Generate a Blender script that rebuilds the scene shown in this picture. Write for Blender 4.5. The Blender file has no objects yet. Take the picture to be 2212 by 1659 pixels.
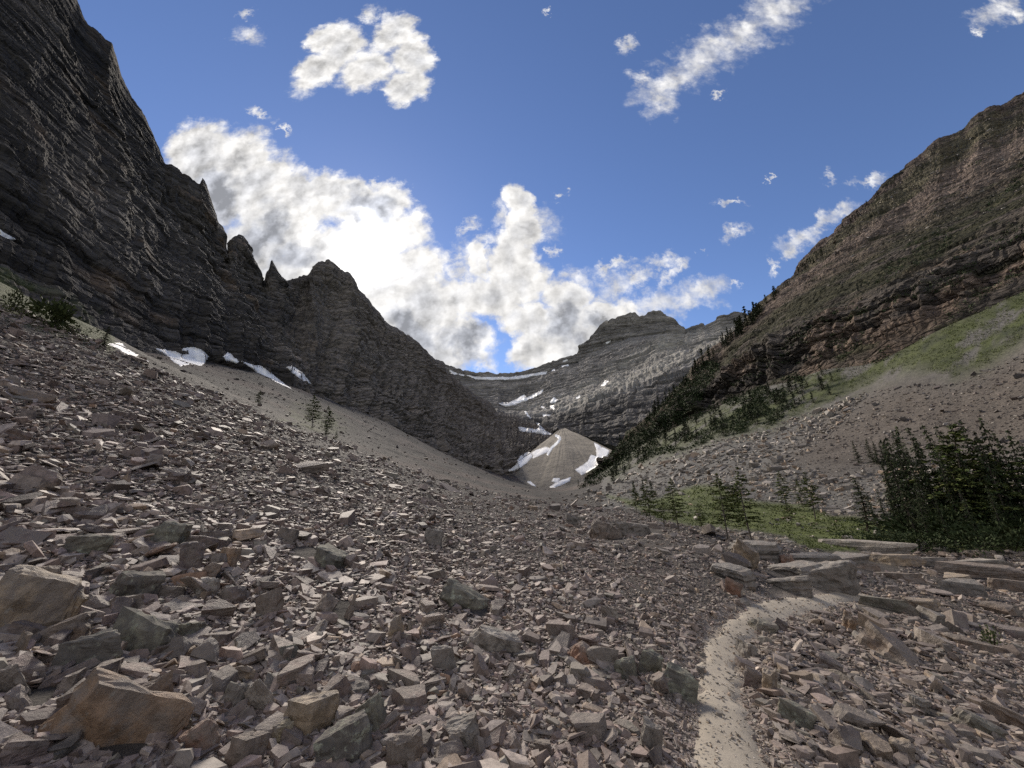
import bpy, bmesh, math, random
import numpy as np
from mathutils import Vector, Matrix
from mathutils.bvhtree import BVHTree

random.seed(7)
RNG = np.random.default_rng(7)
S = bpy.context.scene
C = S.collection

# ------------------------------------------------------------------ camera, world, sun, exposure
F, CX, CY = 831.0, 1106.0, 829.5            # focal length and centre on a 2212 x 1659 sheet
PITCH, ROLL = math.radians(16.0), math.radians(2.5)
EYE = np.array([0.0, 0.0, 1.7])
_f = np.array([0, math.cos(PITCH), math.sin(PITCH)])
_u0 = np.array([0, -math.sin(PITCH), math.cos(PITCH)])
_r0 = np.array([1.0, 0, 0])
RIGHT = math.cos(ROLL) * _r0 - math.sin(ROLL) * _u0
UP = math.sin(ROLL) * _r0 + math.cos(ROLL) * _u0
FWD = _f

def ray(px, py):
    px, py = np.asarray(px, float), np.asarray(py, float)
    a, b = (px - CX) / F, (CY - py) / F
    return FWD + a[..., None] * RIGHT + b[..., None] * UP

def unproj(px, py, Y):
    d = ray(px, py)
    t = np.asarray(Y, float) / np.maximum(d[..., 1], 0.05)
    return EYE + d * t[..., None]

def project(P):
    q = P - EYE
    w = np.maximum(q @ FWD, 1e-6)
    return CX + F * (q @ RIGHT) / w, CY - F * (q @ UP) / w

cam = bpy.data.cameras.new('camera'); camo = bpy.data.objects.new('camera', cam); C.objects.link(camo)
cam.sensor_width = 36.0; cam.lens = 36.0 * F / 2212.0; cam.clip_start = 0.05; cam.clip_end = 20000
M = Matrix([list(v) for v in (RIGHT, UP, -FWD)]).transposed().to_4x4()
M.translation = Vector(EYE)
camo.matrix_world = M
S.camera = camo
S.view_settings.view_transform = 'Standard'; S.view_settings.look = 'None'
S.view_settings.exposure = 0.42; S.view_settings.gamma = 1.0
S.cycles.use_denoising = False
S.cycles.max_bounces = 4; S.cycles.diffuse_bounces = 2; S.cycles.transparent_max_bounces = 4
S.cycles.caustics_reflective = False; S.cycles.caustics_refractive = False

SUN_D = ray(775, 548); SUN_D = SUN_D / np.linalg.norm(SUN_D)
SUN_EL = math.asin(SUN_D[2]); SUN_AZ = math.atan2(SUN_D[0], SUN_D[1])   # azimuth from +Y towards +X
sun = bpy.data.lights.new('sun', 'SUN'); suno = bpy.data.objects.new('sun', sun); C.objects.link(suno)
sun.energy = 4.1; sun.angle = math.radians(18); sun.color = (1.0, 0.91, 0.79)
suno.rotation_mode = 'QUATERNION'
suno.rotation_quaternion = Vector(SUN_D).to_track_quat('Z', 'Y')

SKY_STRENGTH = 0.118
CLOUDS = [  # cx, cy, rx, ry, turn, softness  (degrees, clockwise on the sheet)
 (430,330,72,72,0),(500,350,80,85,20),(560,400,80,90,30),(470,430,90,80,0),(600,480,110,90,30),(540,540,110,90,0),(650,430,70,60,40),
 (690,560,120,90,20),(610,610,120,70,0),(720,420,75,48,10),(770,440,75,50,10),(835,440,55,50,0),(870,500,55,60,30),(800,520,95,70,0),(820,600,110,90,20),
 (900,580,70,70,0),(920,660,110,85,30),(860,700,110,70,20),(1000,730,75,55,30),(940,760,90,50,20),(1040,790,40,22,20),(1000,640,70,55,0),
 (1060,640,80,60,0),(1100,570,58,62,0),(1130,500,48,62,0),(1120,435,34,45,-20),(1165,480,40,30,20),(1140,610,48,55,0),(1030,560,30,45,0),(1000,545,26,26,0),(985,580,40,20,0),
 (1110,690,45,35,0),(1160,690,55,55,0),(1225,640,62,55,0),(1250,600,40,30,-20),(1210,700,80,55,0),(1150,760,52,48,0),(1220,750,90,55,0),(1310,680,80,45,-10),(1290,720,90,50,0),
 (1330,612,45,24,-15),(1380,600,32,18,-20),(1400,655,70,26,-10),(1470,655,60,28,-15),(1520,625,50,26,-20),(1500,665,50,18,-10),(1440,590,16,34,20),(1460,570,38,12,-30),(1420,560,32,14,0),(1330,575,42,12,-10),
 (850,375+20,20,14,0),(815,392,16,10,0),(880,430,12,12,0),(910,500,14,20,0),
 (690,150,42,62,35),(735,100,52,55,0),(700,80,30,40,40),(790,150,60,52,0),(850,75,45,48,20),(890,120,48,52,0),(880,185,45,40,-50),(660,180,26,30,0),(805,35,20,18,0),(765,175,34,26,0),
 (538,78,34,18,10),(532,28,18,8,0),(568,247,24,9,45),(615,288,12,5,50),
 (1355,97,20,14,-50),(1425,215,34,30,20),(1445,180,70,26,-25),(1515,130,85,40,-32),(1600,75,85,42,-32),(1670,25,70,40,-32),(1390,170,30,14,20),(1550,90,40,16,-30),(1550,213,14,6,-30),
 (2135,30,34,26,-30),(2165,10,40,24,-40),(2205,28,16,12,0),(2115,65,18,10,-40),
 (1592,512,28,14,-25),(1590,441,27,6,8),(1791,384,13,16,20),(1880,390,36,11,-22),(1730,520,46,20,-20),(1780,490,44,18,-25),(1820,465,40,18,-30),(1705,548,22,14,0),
 (1672,580,9,14,30),(1580,612,14,8,10),(1187,30,6,4,0),(1213,413,10,7,0),(1510,536,6,5,0),(1660,385,6,4,0),(1190,545,14,10,0),
 (1070,672,30,18,0),(1300,640,36,24,0),(1080,470,20,28,0),(1055,520,20,16,0),(1015,490,22,12,-20),
]

CORES = [(790,445,75,36,10),(1215,690,60,55,0),(900,700,90,45,25),(470,420,60,90,-20),(620,560,60,50,0),(1330,680,60,26,0),(1000,745,50,30,20),(560,500,50,60,0)]

def build_world():
    w = bpy.data.worlds.new('World'); S.world = w; w.use_nodes = True
    try:
        w.cycles.sampling_method = 'MANUAL'; w.cycles.sample_map_resolution = 512
    except Exception:
        pass
    nt = w.node_tree; nt.nodes.clear(); N = nt.nodes.new; L = nt.links.new
    def val(n, i, v):
        if hasattr(v, 'is_output'): L(v, n.inputs[i])
        else: n.inputs[i].default_value = v
    def mth(op, a, b=None, c=None, clamp=False):
        n = N('ShaderNodeMath'); n.operation = op; n.use_clamp = clamp
        val(n, 0, a)
        if b is not None: val(n, 1, b)
        if c is not None: val(n, 2, c)
        return n.outputs[0]
    def vm(op, a, b=None, s=None):
        n = N('ShaderNodeVectorMath'); n.operation = op
        val(n, 0, a)
        if b is not None: val(n, 1, b)
        if s is not None: val(n, 3, s)
        return n.outputs[1] if op in ('LENGTH', 'DOT_PRODUCT', 'DISTANCE') else n.outputs[0]
    def noise(vec, scale, detail=5, rough=0.55, lac=2.0, w3=None):
        n = N('ShaderNodeTexNoise'); n.noise_dimensions = '3D'
        L(vec, n.inputs['Vector']); n.inputs['Scale'].default_value = scale
        n.inputs['Detail'].default_value = detail; n.inputs['Roughness'].default_value = rough
        n.inputs['Lacunarity'].default_value = lac
        return n
    def remap(x, a, b, c, d, smooth=True):
        n = N('ShaderNodeMapRange'); n.interpolation_type = 'SMOOTHSTEP' if smooth else 'LINEAR'
        val(n, 0, x)
        for i, v in zip((1, 2, 3, 4), (a, b, c, d)): n.inputs[i].default_value = v
        return n.outputs[0]
    def mix(f, a, b):
        n = N('ShaderNodeMix'); n.data_type = 'RGBA'
        val(n, 0, f); val(n, 6, a); val(n, 7, b)
        return n.outputs[2]
    sky = N('ShaderNodeTexSky'); sky.sky_type = 'NISHITA'; sky.sun_disc = False
    sky.sun_elevation = SUN_EL; sky.sun_rotation = SUN_AZ; sky.altitude = 2300
    sky.air_density = 1.0; sky.dust_density = 0.25; sky.ozone_density = 2.2
    tc = N('ShaderNodeTexCoord')
    D = tc.outputs['Generated']
    sep = N('ShaderNodeSeparateXYZ'); L(D, sep.inputs[0])
    yc = mth('MAXIMUM', sep.outputs[1], 0.06)
    cmb = N('ShaderNodeCombineXYZ')
    L(mth('DIVIDE', sep.outputs[0], yc), cmb.inputs[0]); L(mth('DIVIDE', sep.outputs[2], yc), cmb.inputs[1])
    P = cmb.outputs[0]
    w1 = vm('SUBTRACT', noise(P, 5.0, 3, 0.55).outputs['Color'], (0.5, 0.5, 0.5))
    w2 = vm('SUBTRACT', noise(P, 21.0, 5, 0.62).outputs['Color'], (0.5, 0.5, 0.5))
    Q = vm('ADD', P, vm('SCALE', w1, s=0.10)); Q = vm('ADD', Q, vm('SCALE', w2, s=0.075))
    flat = N('ShaderNodeVectorMath'); flat.operation = 'MULTIPLY'; L(Q, flat.inputs[0]); flat.inputs[1].default_value = (1, 1, 0)
    Q = flat.outputs[0]
    def gp(px, py):
        d = ray(px, py); return np.array([d[0] / d[1], d[2] / d[1]])
    def field(items, Q0, soft):
        acc = None; Q = Q0
        for ci, (cx, cy, rx, ry, rot) in enumerate(items):
            if ci % 14 == 13:       # keeps the shader's evaluation in groups
                Q = vm('ADD', Q0, mth('MULTIPLY', acc, 1e-7))
            a = math.radians(rot); c = gp(cx, cy)
            A = gp(cx + rx * math.cos(a), cy + rx * math.sin(a)) - c
            B = gp(cx - ry * math.sin(a), cy + ry * math.cos(a)) - c
            m = N('ShaderNodeMapping'); m.vector_type = 'TEXTURE'; L(Q, m.inputs[0])
            m.inputs['Location'].default_value = (c[0], c[1], 0)
            m.inputs['Rotation'].default_value = (0, 0, math.atan2(A[1], A[0]))
            m.inputs['Scale'].default_value = (np.linalg.norm(A), np.linalg.norm(B), 1)
            ln = vm('LENGTH', m.outputs[0])
            acc = ln if acc is None else mth('SMOOTH_MIN', acc, ln, soft)
        return acc
    puffs = [c for c in CLOUDS if c[3] >= 34 and (c[1] > 240 or 630 < c[0] < 950) and c[0] < 1420]; wisps = [c for c in CLOUDS if c not in puffs]
    nz = noise(P, 15.0, 8, 0.63).outputs['Fac']
    def puff(vec):
        v = N('ShaderNodeTexVoronoi'); v.voronoi_dimensions = '2D'; v.feature = 'F1'; v.normalize = True
        L(vec, v.inputs['Vector']); v.inputs['Scale'].default_value = 9.0; v.inputs['Detail'].default_value = 3.0
        v.inputs['Roughness'].default_value = 0.55; v.inputs['Lacunarity'].default_value = 2.1
        return v.outputs['Distance']
    pw = vm('ADD', P, vm('SCALE', w2, s=0.05))
    pf = puff(pw)
    nzc = mth('ADD', mth('MULTIPLY', mth('SUBTRACT', nz, 0.5), 0.75), mth('MULTIPLY', mth('SUBTRACT', 0.42, pf), 0.55))
    a1 = field(puffs, Q, 0.22)
    dens = mth('ADD', mth('MULTIPLY', mth('SUBTRACT', 1.04, a1), 1.7), mth('MULTIPLY', nzc, 1.9))
    alpha1 = remap(dens, -0.05, 0.75, 0.0, 1.0)
    wr = vm('SUBTRACT', noise(P, 26.0, 6, 0.68).outputs['Color'], (0.5, 0.5, 0.5))
    QW = vm('ADD', Q, vm('SCALE', wr, s=0.11))
    fl2 = N('ShaderNodeVectorMath'); fl2.operation = 'MULTIPLY'; L(QW, fl2.inputs[0]); fl2.inputs[1].default_value = (1, 1, 0)
    a2 = field(wisps, fl2.outputs[0], 0.3)
    dens2 = mth('ADD', mth('MULTIPLY', mth('SUBTRACT', 1.25, a2), 0.85), mth('MULTIPLY', nzc, 2.2))
    alpha2 = mth('MULTIPLY', remap(dens2, -0.05, 1.45, 0.0, 1.0), 0.88)
    front = remap(sep.outputs[1], 0.1, 0.2, 0.0, 1.0)
    alpha = mth('MAXIMUM', alpha1, alpha2)
    # light inside the cloud: its density compared a little way towards the sun
    sp = gp(800, 520)
    tos = vm('NORMALIZE', vm('SUBTRACT', (sp[0], sp[1], 0), P))
    pf2 = puff(vm('ADD', pw, vm('SCALE', tos, s=0.02)))
    P2 = vm('ADD', P, vm('SCALE', tos, s=0.03))
    r0 = noise(P, 10.0, 7, 0.56).outputs['Fac']; r1 = noise(P2, 10.0, 7, 0.56).outputs['Fac']
    rel = mth('ADD', mth('MULTIPLY', mth('SUBTRACT', r0, r1), 0.55), mth('MULTIPLY', mth('SUBTRACT', pf2, pf), 0.42))
    big = noise(P, 6.5, 3, 0.5).outputs['Fac']
    core = mth('ADD', mth('SUBTRACT', 1.08, a1), mth('MULTIPLY', mth('SUBTRACT', big, 0.5), 2.6))
    thick = remap(core, 0.3, 1.5, 0.0, 1.0)
    PG = vm('ADD', P, vm('SCALE', w1, s=0.30)); PG = vm('ADD', PG, vm('SCALE', w2, s=0.10))
    fl3 = N('ShaderNodeVectorMath'); fl3.operation = 'MULTIPLY'; L(PG, fl3.inputs[0]); fl3.inputs[1].default_value = (1, 1, 0)
    dist = vm('DISTANCE', fl3.outputs[0], (sp[0], sp[1], 0))
    dk = field(CORES, fl3.outputs[0], 0.2)
    dark = remap(dk, 0.35, 1.25, 1.0, 0.0)
    d2 = mth('MULTIPLY', dist, dist)
    glow = mth('EXPONENT', mth('MULTIPLY', d2, -120.0))
    glow2 = mth('EXPONENT', mth('MULTIPLY', d2, -9.0))
    lum = mth('SUBTRACT', 0.655, mth('ADD', mth('MULTIPLY', thick, 0.16), mth('MULTIPLY', dark, 0.22)))
    lum = mth('ADD', lum, mth('MULTIPLY', rel, 1.75))
    lum = mth('ADD', lum, mth('ADD', mth('MULTIPLY', glow, 1.3), mth('MULTIPLY', glow2, 0.09)))
    lum = mth('MAXIMUM', lum, 0.27)
    cc = N('ShaderNodeVectorMath'); cc.operation = 'SCALE'
    tintn = mix(mth('MAXIMUM', mth('MULTIPLY', thick, 0.5), dark), (1.0, 0.98, 0.955, 1), (0.88, 0.91, 1.0, 1))
    L(tintn, cc.inputs[0]); L(lum, cc.inputs[3])
    skyS = N('ShaderNodeVectorMath'); skyS.operation = 'MULTIPLY'
    hs = N('ShaderNodeHueSaturation'); L(sky.outputs[0], hs.inputs['Color'])
    hs.inputs['Saturation'].default_value = 1.06; hs.inputs['Hue'].default_value = 0.508
    L(hs.outputs[0], skyS.inputs[0]); skyS.inputs[1].default_value = (SKY_STRENGTH,) * 3
    fin = mix(alpha, skyS.outputs[0], cc.outputs[0])
    bg = N('ShaderNodeBackground'); L(fin, bg.inputs[0]); bg.inputs[1].default_value = 1.0
    # unseen broken cloud, added behind the viewer to fill-light the rock faces
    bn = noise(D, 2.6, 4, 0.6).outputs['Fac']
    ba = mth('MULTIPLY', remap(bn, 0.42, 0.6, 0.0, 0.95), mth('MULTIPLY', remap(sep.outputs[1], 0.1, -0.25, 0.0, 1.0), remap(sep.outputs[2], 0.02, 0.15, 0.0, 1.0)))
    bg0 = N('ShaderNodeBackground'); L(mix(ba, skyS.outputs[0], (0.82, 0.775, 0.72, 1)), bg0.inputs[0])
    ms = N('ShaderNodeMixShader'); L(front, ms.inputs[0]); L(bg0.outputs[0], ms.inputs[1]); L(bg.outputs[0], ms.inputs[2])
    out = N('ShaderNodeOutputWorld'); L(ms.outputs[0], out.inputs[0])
build_world()

# ------------------------------------------------------------------ helpers
def Zm(k, pts):
    ox, oy = {1: (0, 0), 2: (0, 518.4), 3: (691.2, 518.4), 4: (1434.3, 518.4), 5: (0, 1054), 6: (691.2, 1054), 7: (1434.3, 1054), 8: (1434.3, 86.4)}[k]
    return [(x * .3646 + ox, y * .3646 + oy) for x, y in pts]

def hsh(ix, iy, iz, seed=0):
    h = (ix.astype(np.int64) * 374761393 + iy.astype(np.int64) * 668265263 + iz.astype(np.int64) * 2147483647 + seed * 974634721) & 0xffffffff
    h = ((h ^ (h >> 13)) * 1274126177) & 0xffffffff
    h = ((h ^ (h >> 16)) * 2246822519) & 0xffffffff
    return ((h ^ (h >> 15)) & 0xffffff) / float(0xffffff)

def vnoise(P, seed=0):
    i = np.floor(P).astype(np.int64); f = P - i
    f = f * f * f * (f * (f * 6 - 15) + 10)
    r = 0
    for dx in (0, 1):
        wx = f[..., 0] if dx else 1 - f[..., 0]
        for dy in (0, 1):
            wy = f[..., 1] if dy else 1 - f[..., 1]
            for dz in (0, 1):
                wz = f[..., 2] if dz else 1 - f[..., 2]
                r = r + wx * wy * wz * hsh(i[..., 0] + dx, i[..., 1] + dy, i[..., 2] + dz, seed)
    return r * 2 - 1

def fbm(P, octaves=4, seed=0, gain=0.5, ridged=False):
    a, r, t = 1.0, 0.0, 0.0
    for o in range(octaves):
        n = vnoise(P * (2.03 ** o) + o * 17.3, seed + o)
        if ridged: n = 1 - 2 * np.abs(n)
        r = r + a * n; t += a; a *= gain
    return r / t

def sstep(x, a, b):
    t = np.clip((x - a) / (b - a), 0, 1); return t * t * (3 - 2 * t)

def in_poly(px, py, poly):
    px, py = np.asarray(px), np.asarray(py); r = np.zeros(px.shape, bool)
    n = len(poly)
    for k in range(n):
        x0, y0 = poly[k]; x1, y1 = poly[(k + 1) % n]
        if y0 == y1: continue
        r ^= ((y0 > py) != (y1 > py)) & (px < (x1 - x0) * (py - y0) / (y1 - y0) + x0)
    return r

def poly_dist(px, py, poly):
    d = np.full(np.shape(px), 1e9)
    n = len(poly)
    for k in range(n):
        x0, y0 = poly[k]; x1, y1 = poly[(k + 1) % n]
        dx, dy = x1 - x0, y1 - y0
        t = np.clip(((px - x0) * dx + (py - y0) * dy) / max(dx * dx + dy * dy, 1e-9), 0, 1)
        d = np.minimum(d, np.hypot(px - x0 - t * dx, py - y0 - t * dy))
    return d

def soft_poly(px, py, poly, soft):
    s = np.where(in_poly(px, py, poly), 1.0, -1.0) * poly_dist(px, py, poly)
    return sstep(s, -soft, soft)

def mesh_np(name, V, Fa, mat, tint=None, smooth=False, parent=None, link=True):
    V = np.ascontiguousarray(V, np.float32); Fa = np.ascontiguousarray(Fa, np.int32)
    me = bpy.data.meshes.new(name)
    k = Fa.shape[1]
    me.vertices.add(len(V)); me.vertices.foreach_set('co', V.ravel())
    me.loops.add(Fa.size); me.loops.foreach_set('vertex_index', Fa.ravel())
    me.polygons.add(len(Fa))
    me.polygons.foreach_set('loop_start', np.arange(0, Fa.size, k, dtype=np.int32))
    me.polygons.foreach_set('loop_total', np.full(len(Fa), k, np.int32))
    me.polygons.foreach_set('use_smooth', np.full(len(Fa), smooth, bool))
    if tint is not None:
        a = me.color_attributes.new('tint', 'FLOAT_COLOR', 'POINT')
        c = np.ones((len(V), 4), np.float32); c[:, :3] = tint
        a.data.foreach_set('color', c.ravel())
    me.update(calc_edges=True)
    me.materials.append(mat)
    if not link: return me
    o = bpy.data.objects.new(name, me); C.objects.link(o)
    if parent: o.parent = parent
    return o

def tag(o, label=None, cat=None, group=None, kind=None):
    if label: o['label'] = label
    if cat: o['category'] = cat
    if group: o['group'] = group
    if kind: o['kind'] = kind
    return o

def grid_faces(nr, nc):
    i = np.arange(nr - 1)[:, None] * nc + np.arange(nc - 1)[None, :]
    return np.stack([i, i + 1, i + nc + 1, i + nc], -1).reshape(-1, 4)

def make_bvh(V, Fa):
    return BVHTree.FromPolygons(np.asarray(V, float).tolist(), np.asarray(Fa).tolist())

# ------------------------------------------------------------------ materials
def material(name, rough=0.9, var=0.35, scale=3.0, bump=0.5, bscale=8.0, bdist=0.05, streak=None, spec=0.3, lichen=None, crack=None, patch=None):
    m = bpy.data.materials.new(name); m.use_nodes = True
    nt = m.node_tree; N = nt.nodes.new; L = nt.links.new
    b = nt.nodes['Principled BSDF']; b.inputs['Roughness'].default_value = rough
    b.inputs['Specular IOR Level'].default_value = spec
    at = N('ShaderNodeAttribute'); at.attribute_name = 'tint'
    ge = N('ShaderNodeNewGeometry')
    vec = ge.outputs['Position']
    n1 = N('ShaderNodeTexNoise'); n1.inputs['Scale'].default_value = scale; n1.inputs['Detail'].default_value = 6; n1.inputs['Roughness'].default_value = 0.65
    L(vec, n1.inputs['Vector'])
    mr = N('ShaderNodeMapRange'); L(n1.outputs['Fac'], mr.inputs[0])
    mr.inputs[1].default_value = 0.3; mr.inputs[2].default_value = 0.7
    mr.inputs[3].default_value = 1 - var; mr.inputs[4].default_value = 1 + var
    mul = N('ShaderNodeVectorMath'); mul.operation = 'SCALE'; L(at.outputs['Color'], mul.inputs[0]); L(mr.outputs[0], mul.inputs[3])
    col = mul.outputs[0]
    if streak:
        mp = N('ShaderNodeMapping'); L(vec, mp.inputs[0]); mp.inputs['Scale'].default_value = streak
        n2 = N('ShaderNodeTexNoise'); n2.inputs['Scale'].default_value = 1.0; n2.inputs['Detail'].default_value = 5; n2.inputs['Roughness'].default_value = 0.7
        L(mp.outputs[0], n2.inputs['Vector'])
        m2 = N('ShaderNodeMapRange'); L(n2.outputs['Fac'], m2.inputs[0]); m2.inputs[1].default_value = 0.35; m2.inputs[2].default_value = 0.65
        m2.inputs[3].default_value = 0.65; m2.inputs[4].default_value = 1.3
        mu2 = N('ShaderNodeVectorMath'); mu2.operation = 'SCALE'; L(col, mu2.inputs[0]); L(m2.outputs[0], mu2.inputs[3]); col = mu2.outputs[0]
    if lichen:
        n3 = N('ShaderNodeTexNoise'); n3.inputs['Scale'].default_value = lichen[1]; n3.inputs['Detail'].default_value = 5; n3.inputs['Roughness'].default_value = 0.7
        L(vec, n3.inputs['Vector'])
        m3 = N('ShaderNodeMapRange'); L(n3.outputs['Fac'], m3.inputs[0]); m3.inputs[1].default_value = lichen[2]; m3.inputs[2].default_value = lichen[2] + 0.12
        mx = N('ShaderNodeMix'); mx.data_type = 'RGBA'; L(m3.outputs[0], mx.inputs[0]); L(col, mx.inputs[6]); mx.inputs[7].default_value = (*lichen[0], 1); col = mx.outputs[2]
    if patch:
        n5 = N('ShaderNodeTexNoise'); n5.inputs['Scale'].default_value = patch[1]; n5.inputs['Detail'].default_value = 4; n5.inputs['Roughness'].default_value = 0.6
        L(vec, n5.inputs['Vector'])
        m5 = N('ShaderNodeMapRange'); L(n5.outputs['Fac'], m5.inputs[0]); m5.inputs[1].default_value = 0.46; m5.inputs[2].default_value = 0.58; m5.inputs[4].default_value = 0.75
        mx = N('ShaderNodeMix'); mx.data_type = 'RGBA'; L(m5.outputs[0], mx.inputs[0]); L(col, mx.inputs[6]); mx.inputs[7].default_value = (*patch[0], 1); col = mx.outputs[2]
    hts = []
    for (sx, sz, wd, amt) in (crack or ()):
        wn = N('ShaderNodeTexNoise'); wn.inputs['Scale'].default_value = sx * 0.8; wn.inputs['Detail'].default_value = 3; L(vec, wn.inputs['Vector'])
        ws = N('ShaderNodeVectorMath'); ws.operation = 'SCALE'; L(wn.outputs['Color'], ws.inputs[0]); ws.inputs[3].default_value = 0.7 / sx
        wa = N('ShaderNodeVectorMath'); wa.operation = 'ADD'; L(vec, wa.inputs[0]); L(ws.outputs[0], wa.inputs[1])
        mp = N('ShaderNodeMapping'); L(wa.outputs[0], mp.inputs[0]); mp.inputs['Scale'].default_value = (sx, sx, sz)
        vo = N('ShaderNodeTexVoronoi'); vo.feature = 'DISTANCE_TO_EDGE'; vo.inputs['Scale'].default_value = 1.0; L(mp.outputs[0], vo.inputs['Vector'])
        mc = N('ShaderNodeMapRange'); L(vo.outputs['Distance'], mc.inputs[0]); mc.inputs[1].default_value = 0.0; mc.inputs[2].default_value = wd; hts.append((mc.outputs[0], amt))
        mk = N('ShaderNodeMapRange'); L(vo.outputs['Distance'], mk.inputs[0]); mk.inputs[2].default_value = wd * 0.5; mk.inputs[3].default_value = 0.55; mk.inputs[4].default_value = 1.0
        mu = N('ShaderNodeVectorMath'); mu.operation = 'SCALE'; L(col, mu.inputs[0]); L(mk.outputs[0], mu.inputs[3]); col = mu.outputs[0]
        v2 = N('ShaderNodeTexVoronoi'); v2.inputs['Scale'].default_value = 1.0; L(mp.outputs[0], v2.inputs['Vector'])
        sp2 = N('ShaderNodeSeparateXYZ'); L(v2.outputs['Color'], sp2.inputs[0])
        mk2 = N('ShaderNodeMapRange'); L(sp2.outputs[0], mk2.inputs[0]); mk2.inputs[3].default_value = 0.87; mk2.inputs[4].default_value = 1.13
        mu = N('ShaderNodeVectorMath'); mu.operation = 'SCALE'; L(col, mu.inputs[0]); L(mk2.outputs[0], mu.inputs[3]); col = mu.outputs[0]
        hts.append((sp2.outputs[1], amt * 0.6))
    L(col, b.inputs['Base Color'])
    if bump:
        n4 = N('ShaderNodeTexNoise'); n4.inputs['Scale'].default_value = bscale; n4.inputs['Detail'].default_value = 8; n4.inputs['Roughness'].default_value = 0.7
        L(vec, n4.inputs['Vector'])
        bp = N('ShaderNodeBump'); bp.inputs['Strength'].default_value = bump; bp.inputs['Distance'].default_value = bdist
        hsum = n4.outputs['Fac']
        for hh, am in hts:
            ma = N('ShaderNodeMath'); ma.operation = 'MULTIPLY_ADD'; L(hh, ma.inputs[0]); ma.inputs[1].default_value = am; L(hsum, ma.inputs[2]); hsum = ma.outputs[0]
        L(hsum, bp.inputs['Height']); L(bp.outputs[0], b.inputs['Normal'])
    return m

M_CLIFF = material('cliff_rock', var=0.35, scale=0.3, spec=0.1, bump=0.45, bscale=0.7, bdist=0.8, streak=(0.06, 0.06, 0.7), crack=((0.13, 0.5, 0.10, 0.5), (0.045, 0.16, 0.06, 0.8)))
M_FAR = material('headwall_rock', var=0.25, scale=0.03, spec=0.1, bump=0.4, bscale=0.09, bdist=5, streak=(0.012, 0.012, 0.1), crack=((0.011, 0.035, 0.07, 0.6),))
M_SLOPE = material('slope_rock', spec=0.1, var=0.4, scale=0.5, bump=0.7, bscale=1.2, bdist=0.6, streak=(0.1, 0.1, 0.7), crack=((0.35, 0.8, 0.14, 0.9), (0.13, 0.3, 0.09, 1.0)))
M_GROUND = material('stony_ground', var=0.45, scale=2.2, bump=0.8, bscale=5.0, bdist=0.12)
M_CONE = material('cone_gravel', var=0.2, scale=0.12, bump=0.5, bscale=0.25, bdist=1.5)
M_SCREE = material('scree_rock', var=0.42, scale=14.0, bump=0.45, bscale=30.0, bdist=0.014, spec=0.36, rough=0.66)
M_BOULD = material('boulder_rock', var=0.5, scale=9.0, bump=0.85, bscale=17.0, bdist=0.03, spec=0.4, rough=0.7, lichen=((0.36, 0.33, 0.28), 13.0, 0.60), patch=((0.215, 0.18, 0.15), 5.0))
M_LICH = material('lichen_rock', var=0.4, scale=7.0, bump=0.7, bscale=26.0, bdist=0.02, spec=0.2, lichen=((0.34, 0.345, 0.26), 16.0, 0.53), patch=((0.12, 0.11, 0.098), 6.0))
M_PATH = material('trail_dust', var=0.14, scale=3.0, bump=0.5, bscale=60.0, bdist=0.01, spec=0.1)
M_SNOW = material('snow', rough=0.6, var=0.04, scale=0.3, bump=0.2, bscale=1.0, bdist=0.2)
M_LEAF = material('needles', rough=0.8, var=0.35, scale=2.0, bump=0, spec=0.15)
M_BARK = material('bark', var=0.3, scale=6.0, bump=0.6, bscale=14.0, bdist=0.02)
M_WATER = material('falling_water', rough=0.4, var=0.05, scale=0.5, bump=0)

# ------------------------------------------------------------------ large landforms (sheets traced as rows: foot ... crest)
def rows_to_grid(rows, us, nvs, jag=0.0):
    out = []
    if jag:
        z0 = np.zeros(len(us)); q = lambda w, sd: vnoise(np.stack([us / w, z0, z0], -1), sd)
        jy = jag * (q(17, 1) + 0.9 * q(7.3, 2) + 0.8 * np.abs(q(3.9, 3)))
        last = list(rows[-1]); xs = [p[0] for p in last]
        rows = list(rows[:-1]) + [[(u, np.interp(u, xs, [p[1] for p in last]) + j, math.exp(np.interp(u, xs, np.log([p[2] for p in last])))) for u, j in zip(us, jy)]]
    base = [unproj(us, np.interp(us, [p[0] for p in r], [p[1] for p in r]),
                   np.exp(np.interp(us, [p[0] for p in r], np.log([p[2] for p in r])))) for r in rows]
    for k in range(len(base) - 1):
        t = np.linspace(0, 1, nvs[k], endpoint=False)[:, None, None]
        out.append(base[k][None] * (1 - t) + base[k + 1][None] * t)
    out.append(base[-1][None])
    top = base[-1]
    rad = top - EYE; rad = rad[:, :2] / np.linalg.norm(rad[:, :2], axis=1)[:, None]
    R = np.linalg.norm((top - EYE)[:, :2], axis=1)
    for q, dz in ((0.04, 0.015), (0.12, 0.07), (0.4, 0.3), (0.6, 0.9)):
        b = top.copy(); b[:, :2] += rad * (R * q)[:, None]; b[:, 2] -= R * dz; out.append(b[None])
    return np.concatenate(out, 0), sum(nvs) + 1

def normals(G):
    du = np.gradient(G, axis=1); dv = np.gradient(G, axis=0)
    n = np.cross(du, dv); n /= np.maximum(np.linalg.norm(n, axis=-1), 1e-9)[..., None]
    flip = np.sum(n * (EYE - G), -1) < 0
    n[flip] *= -1
    return n

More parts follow.
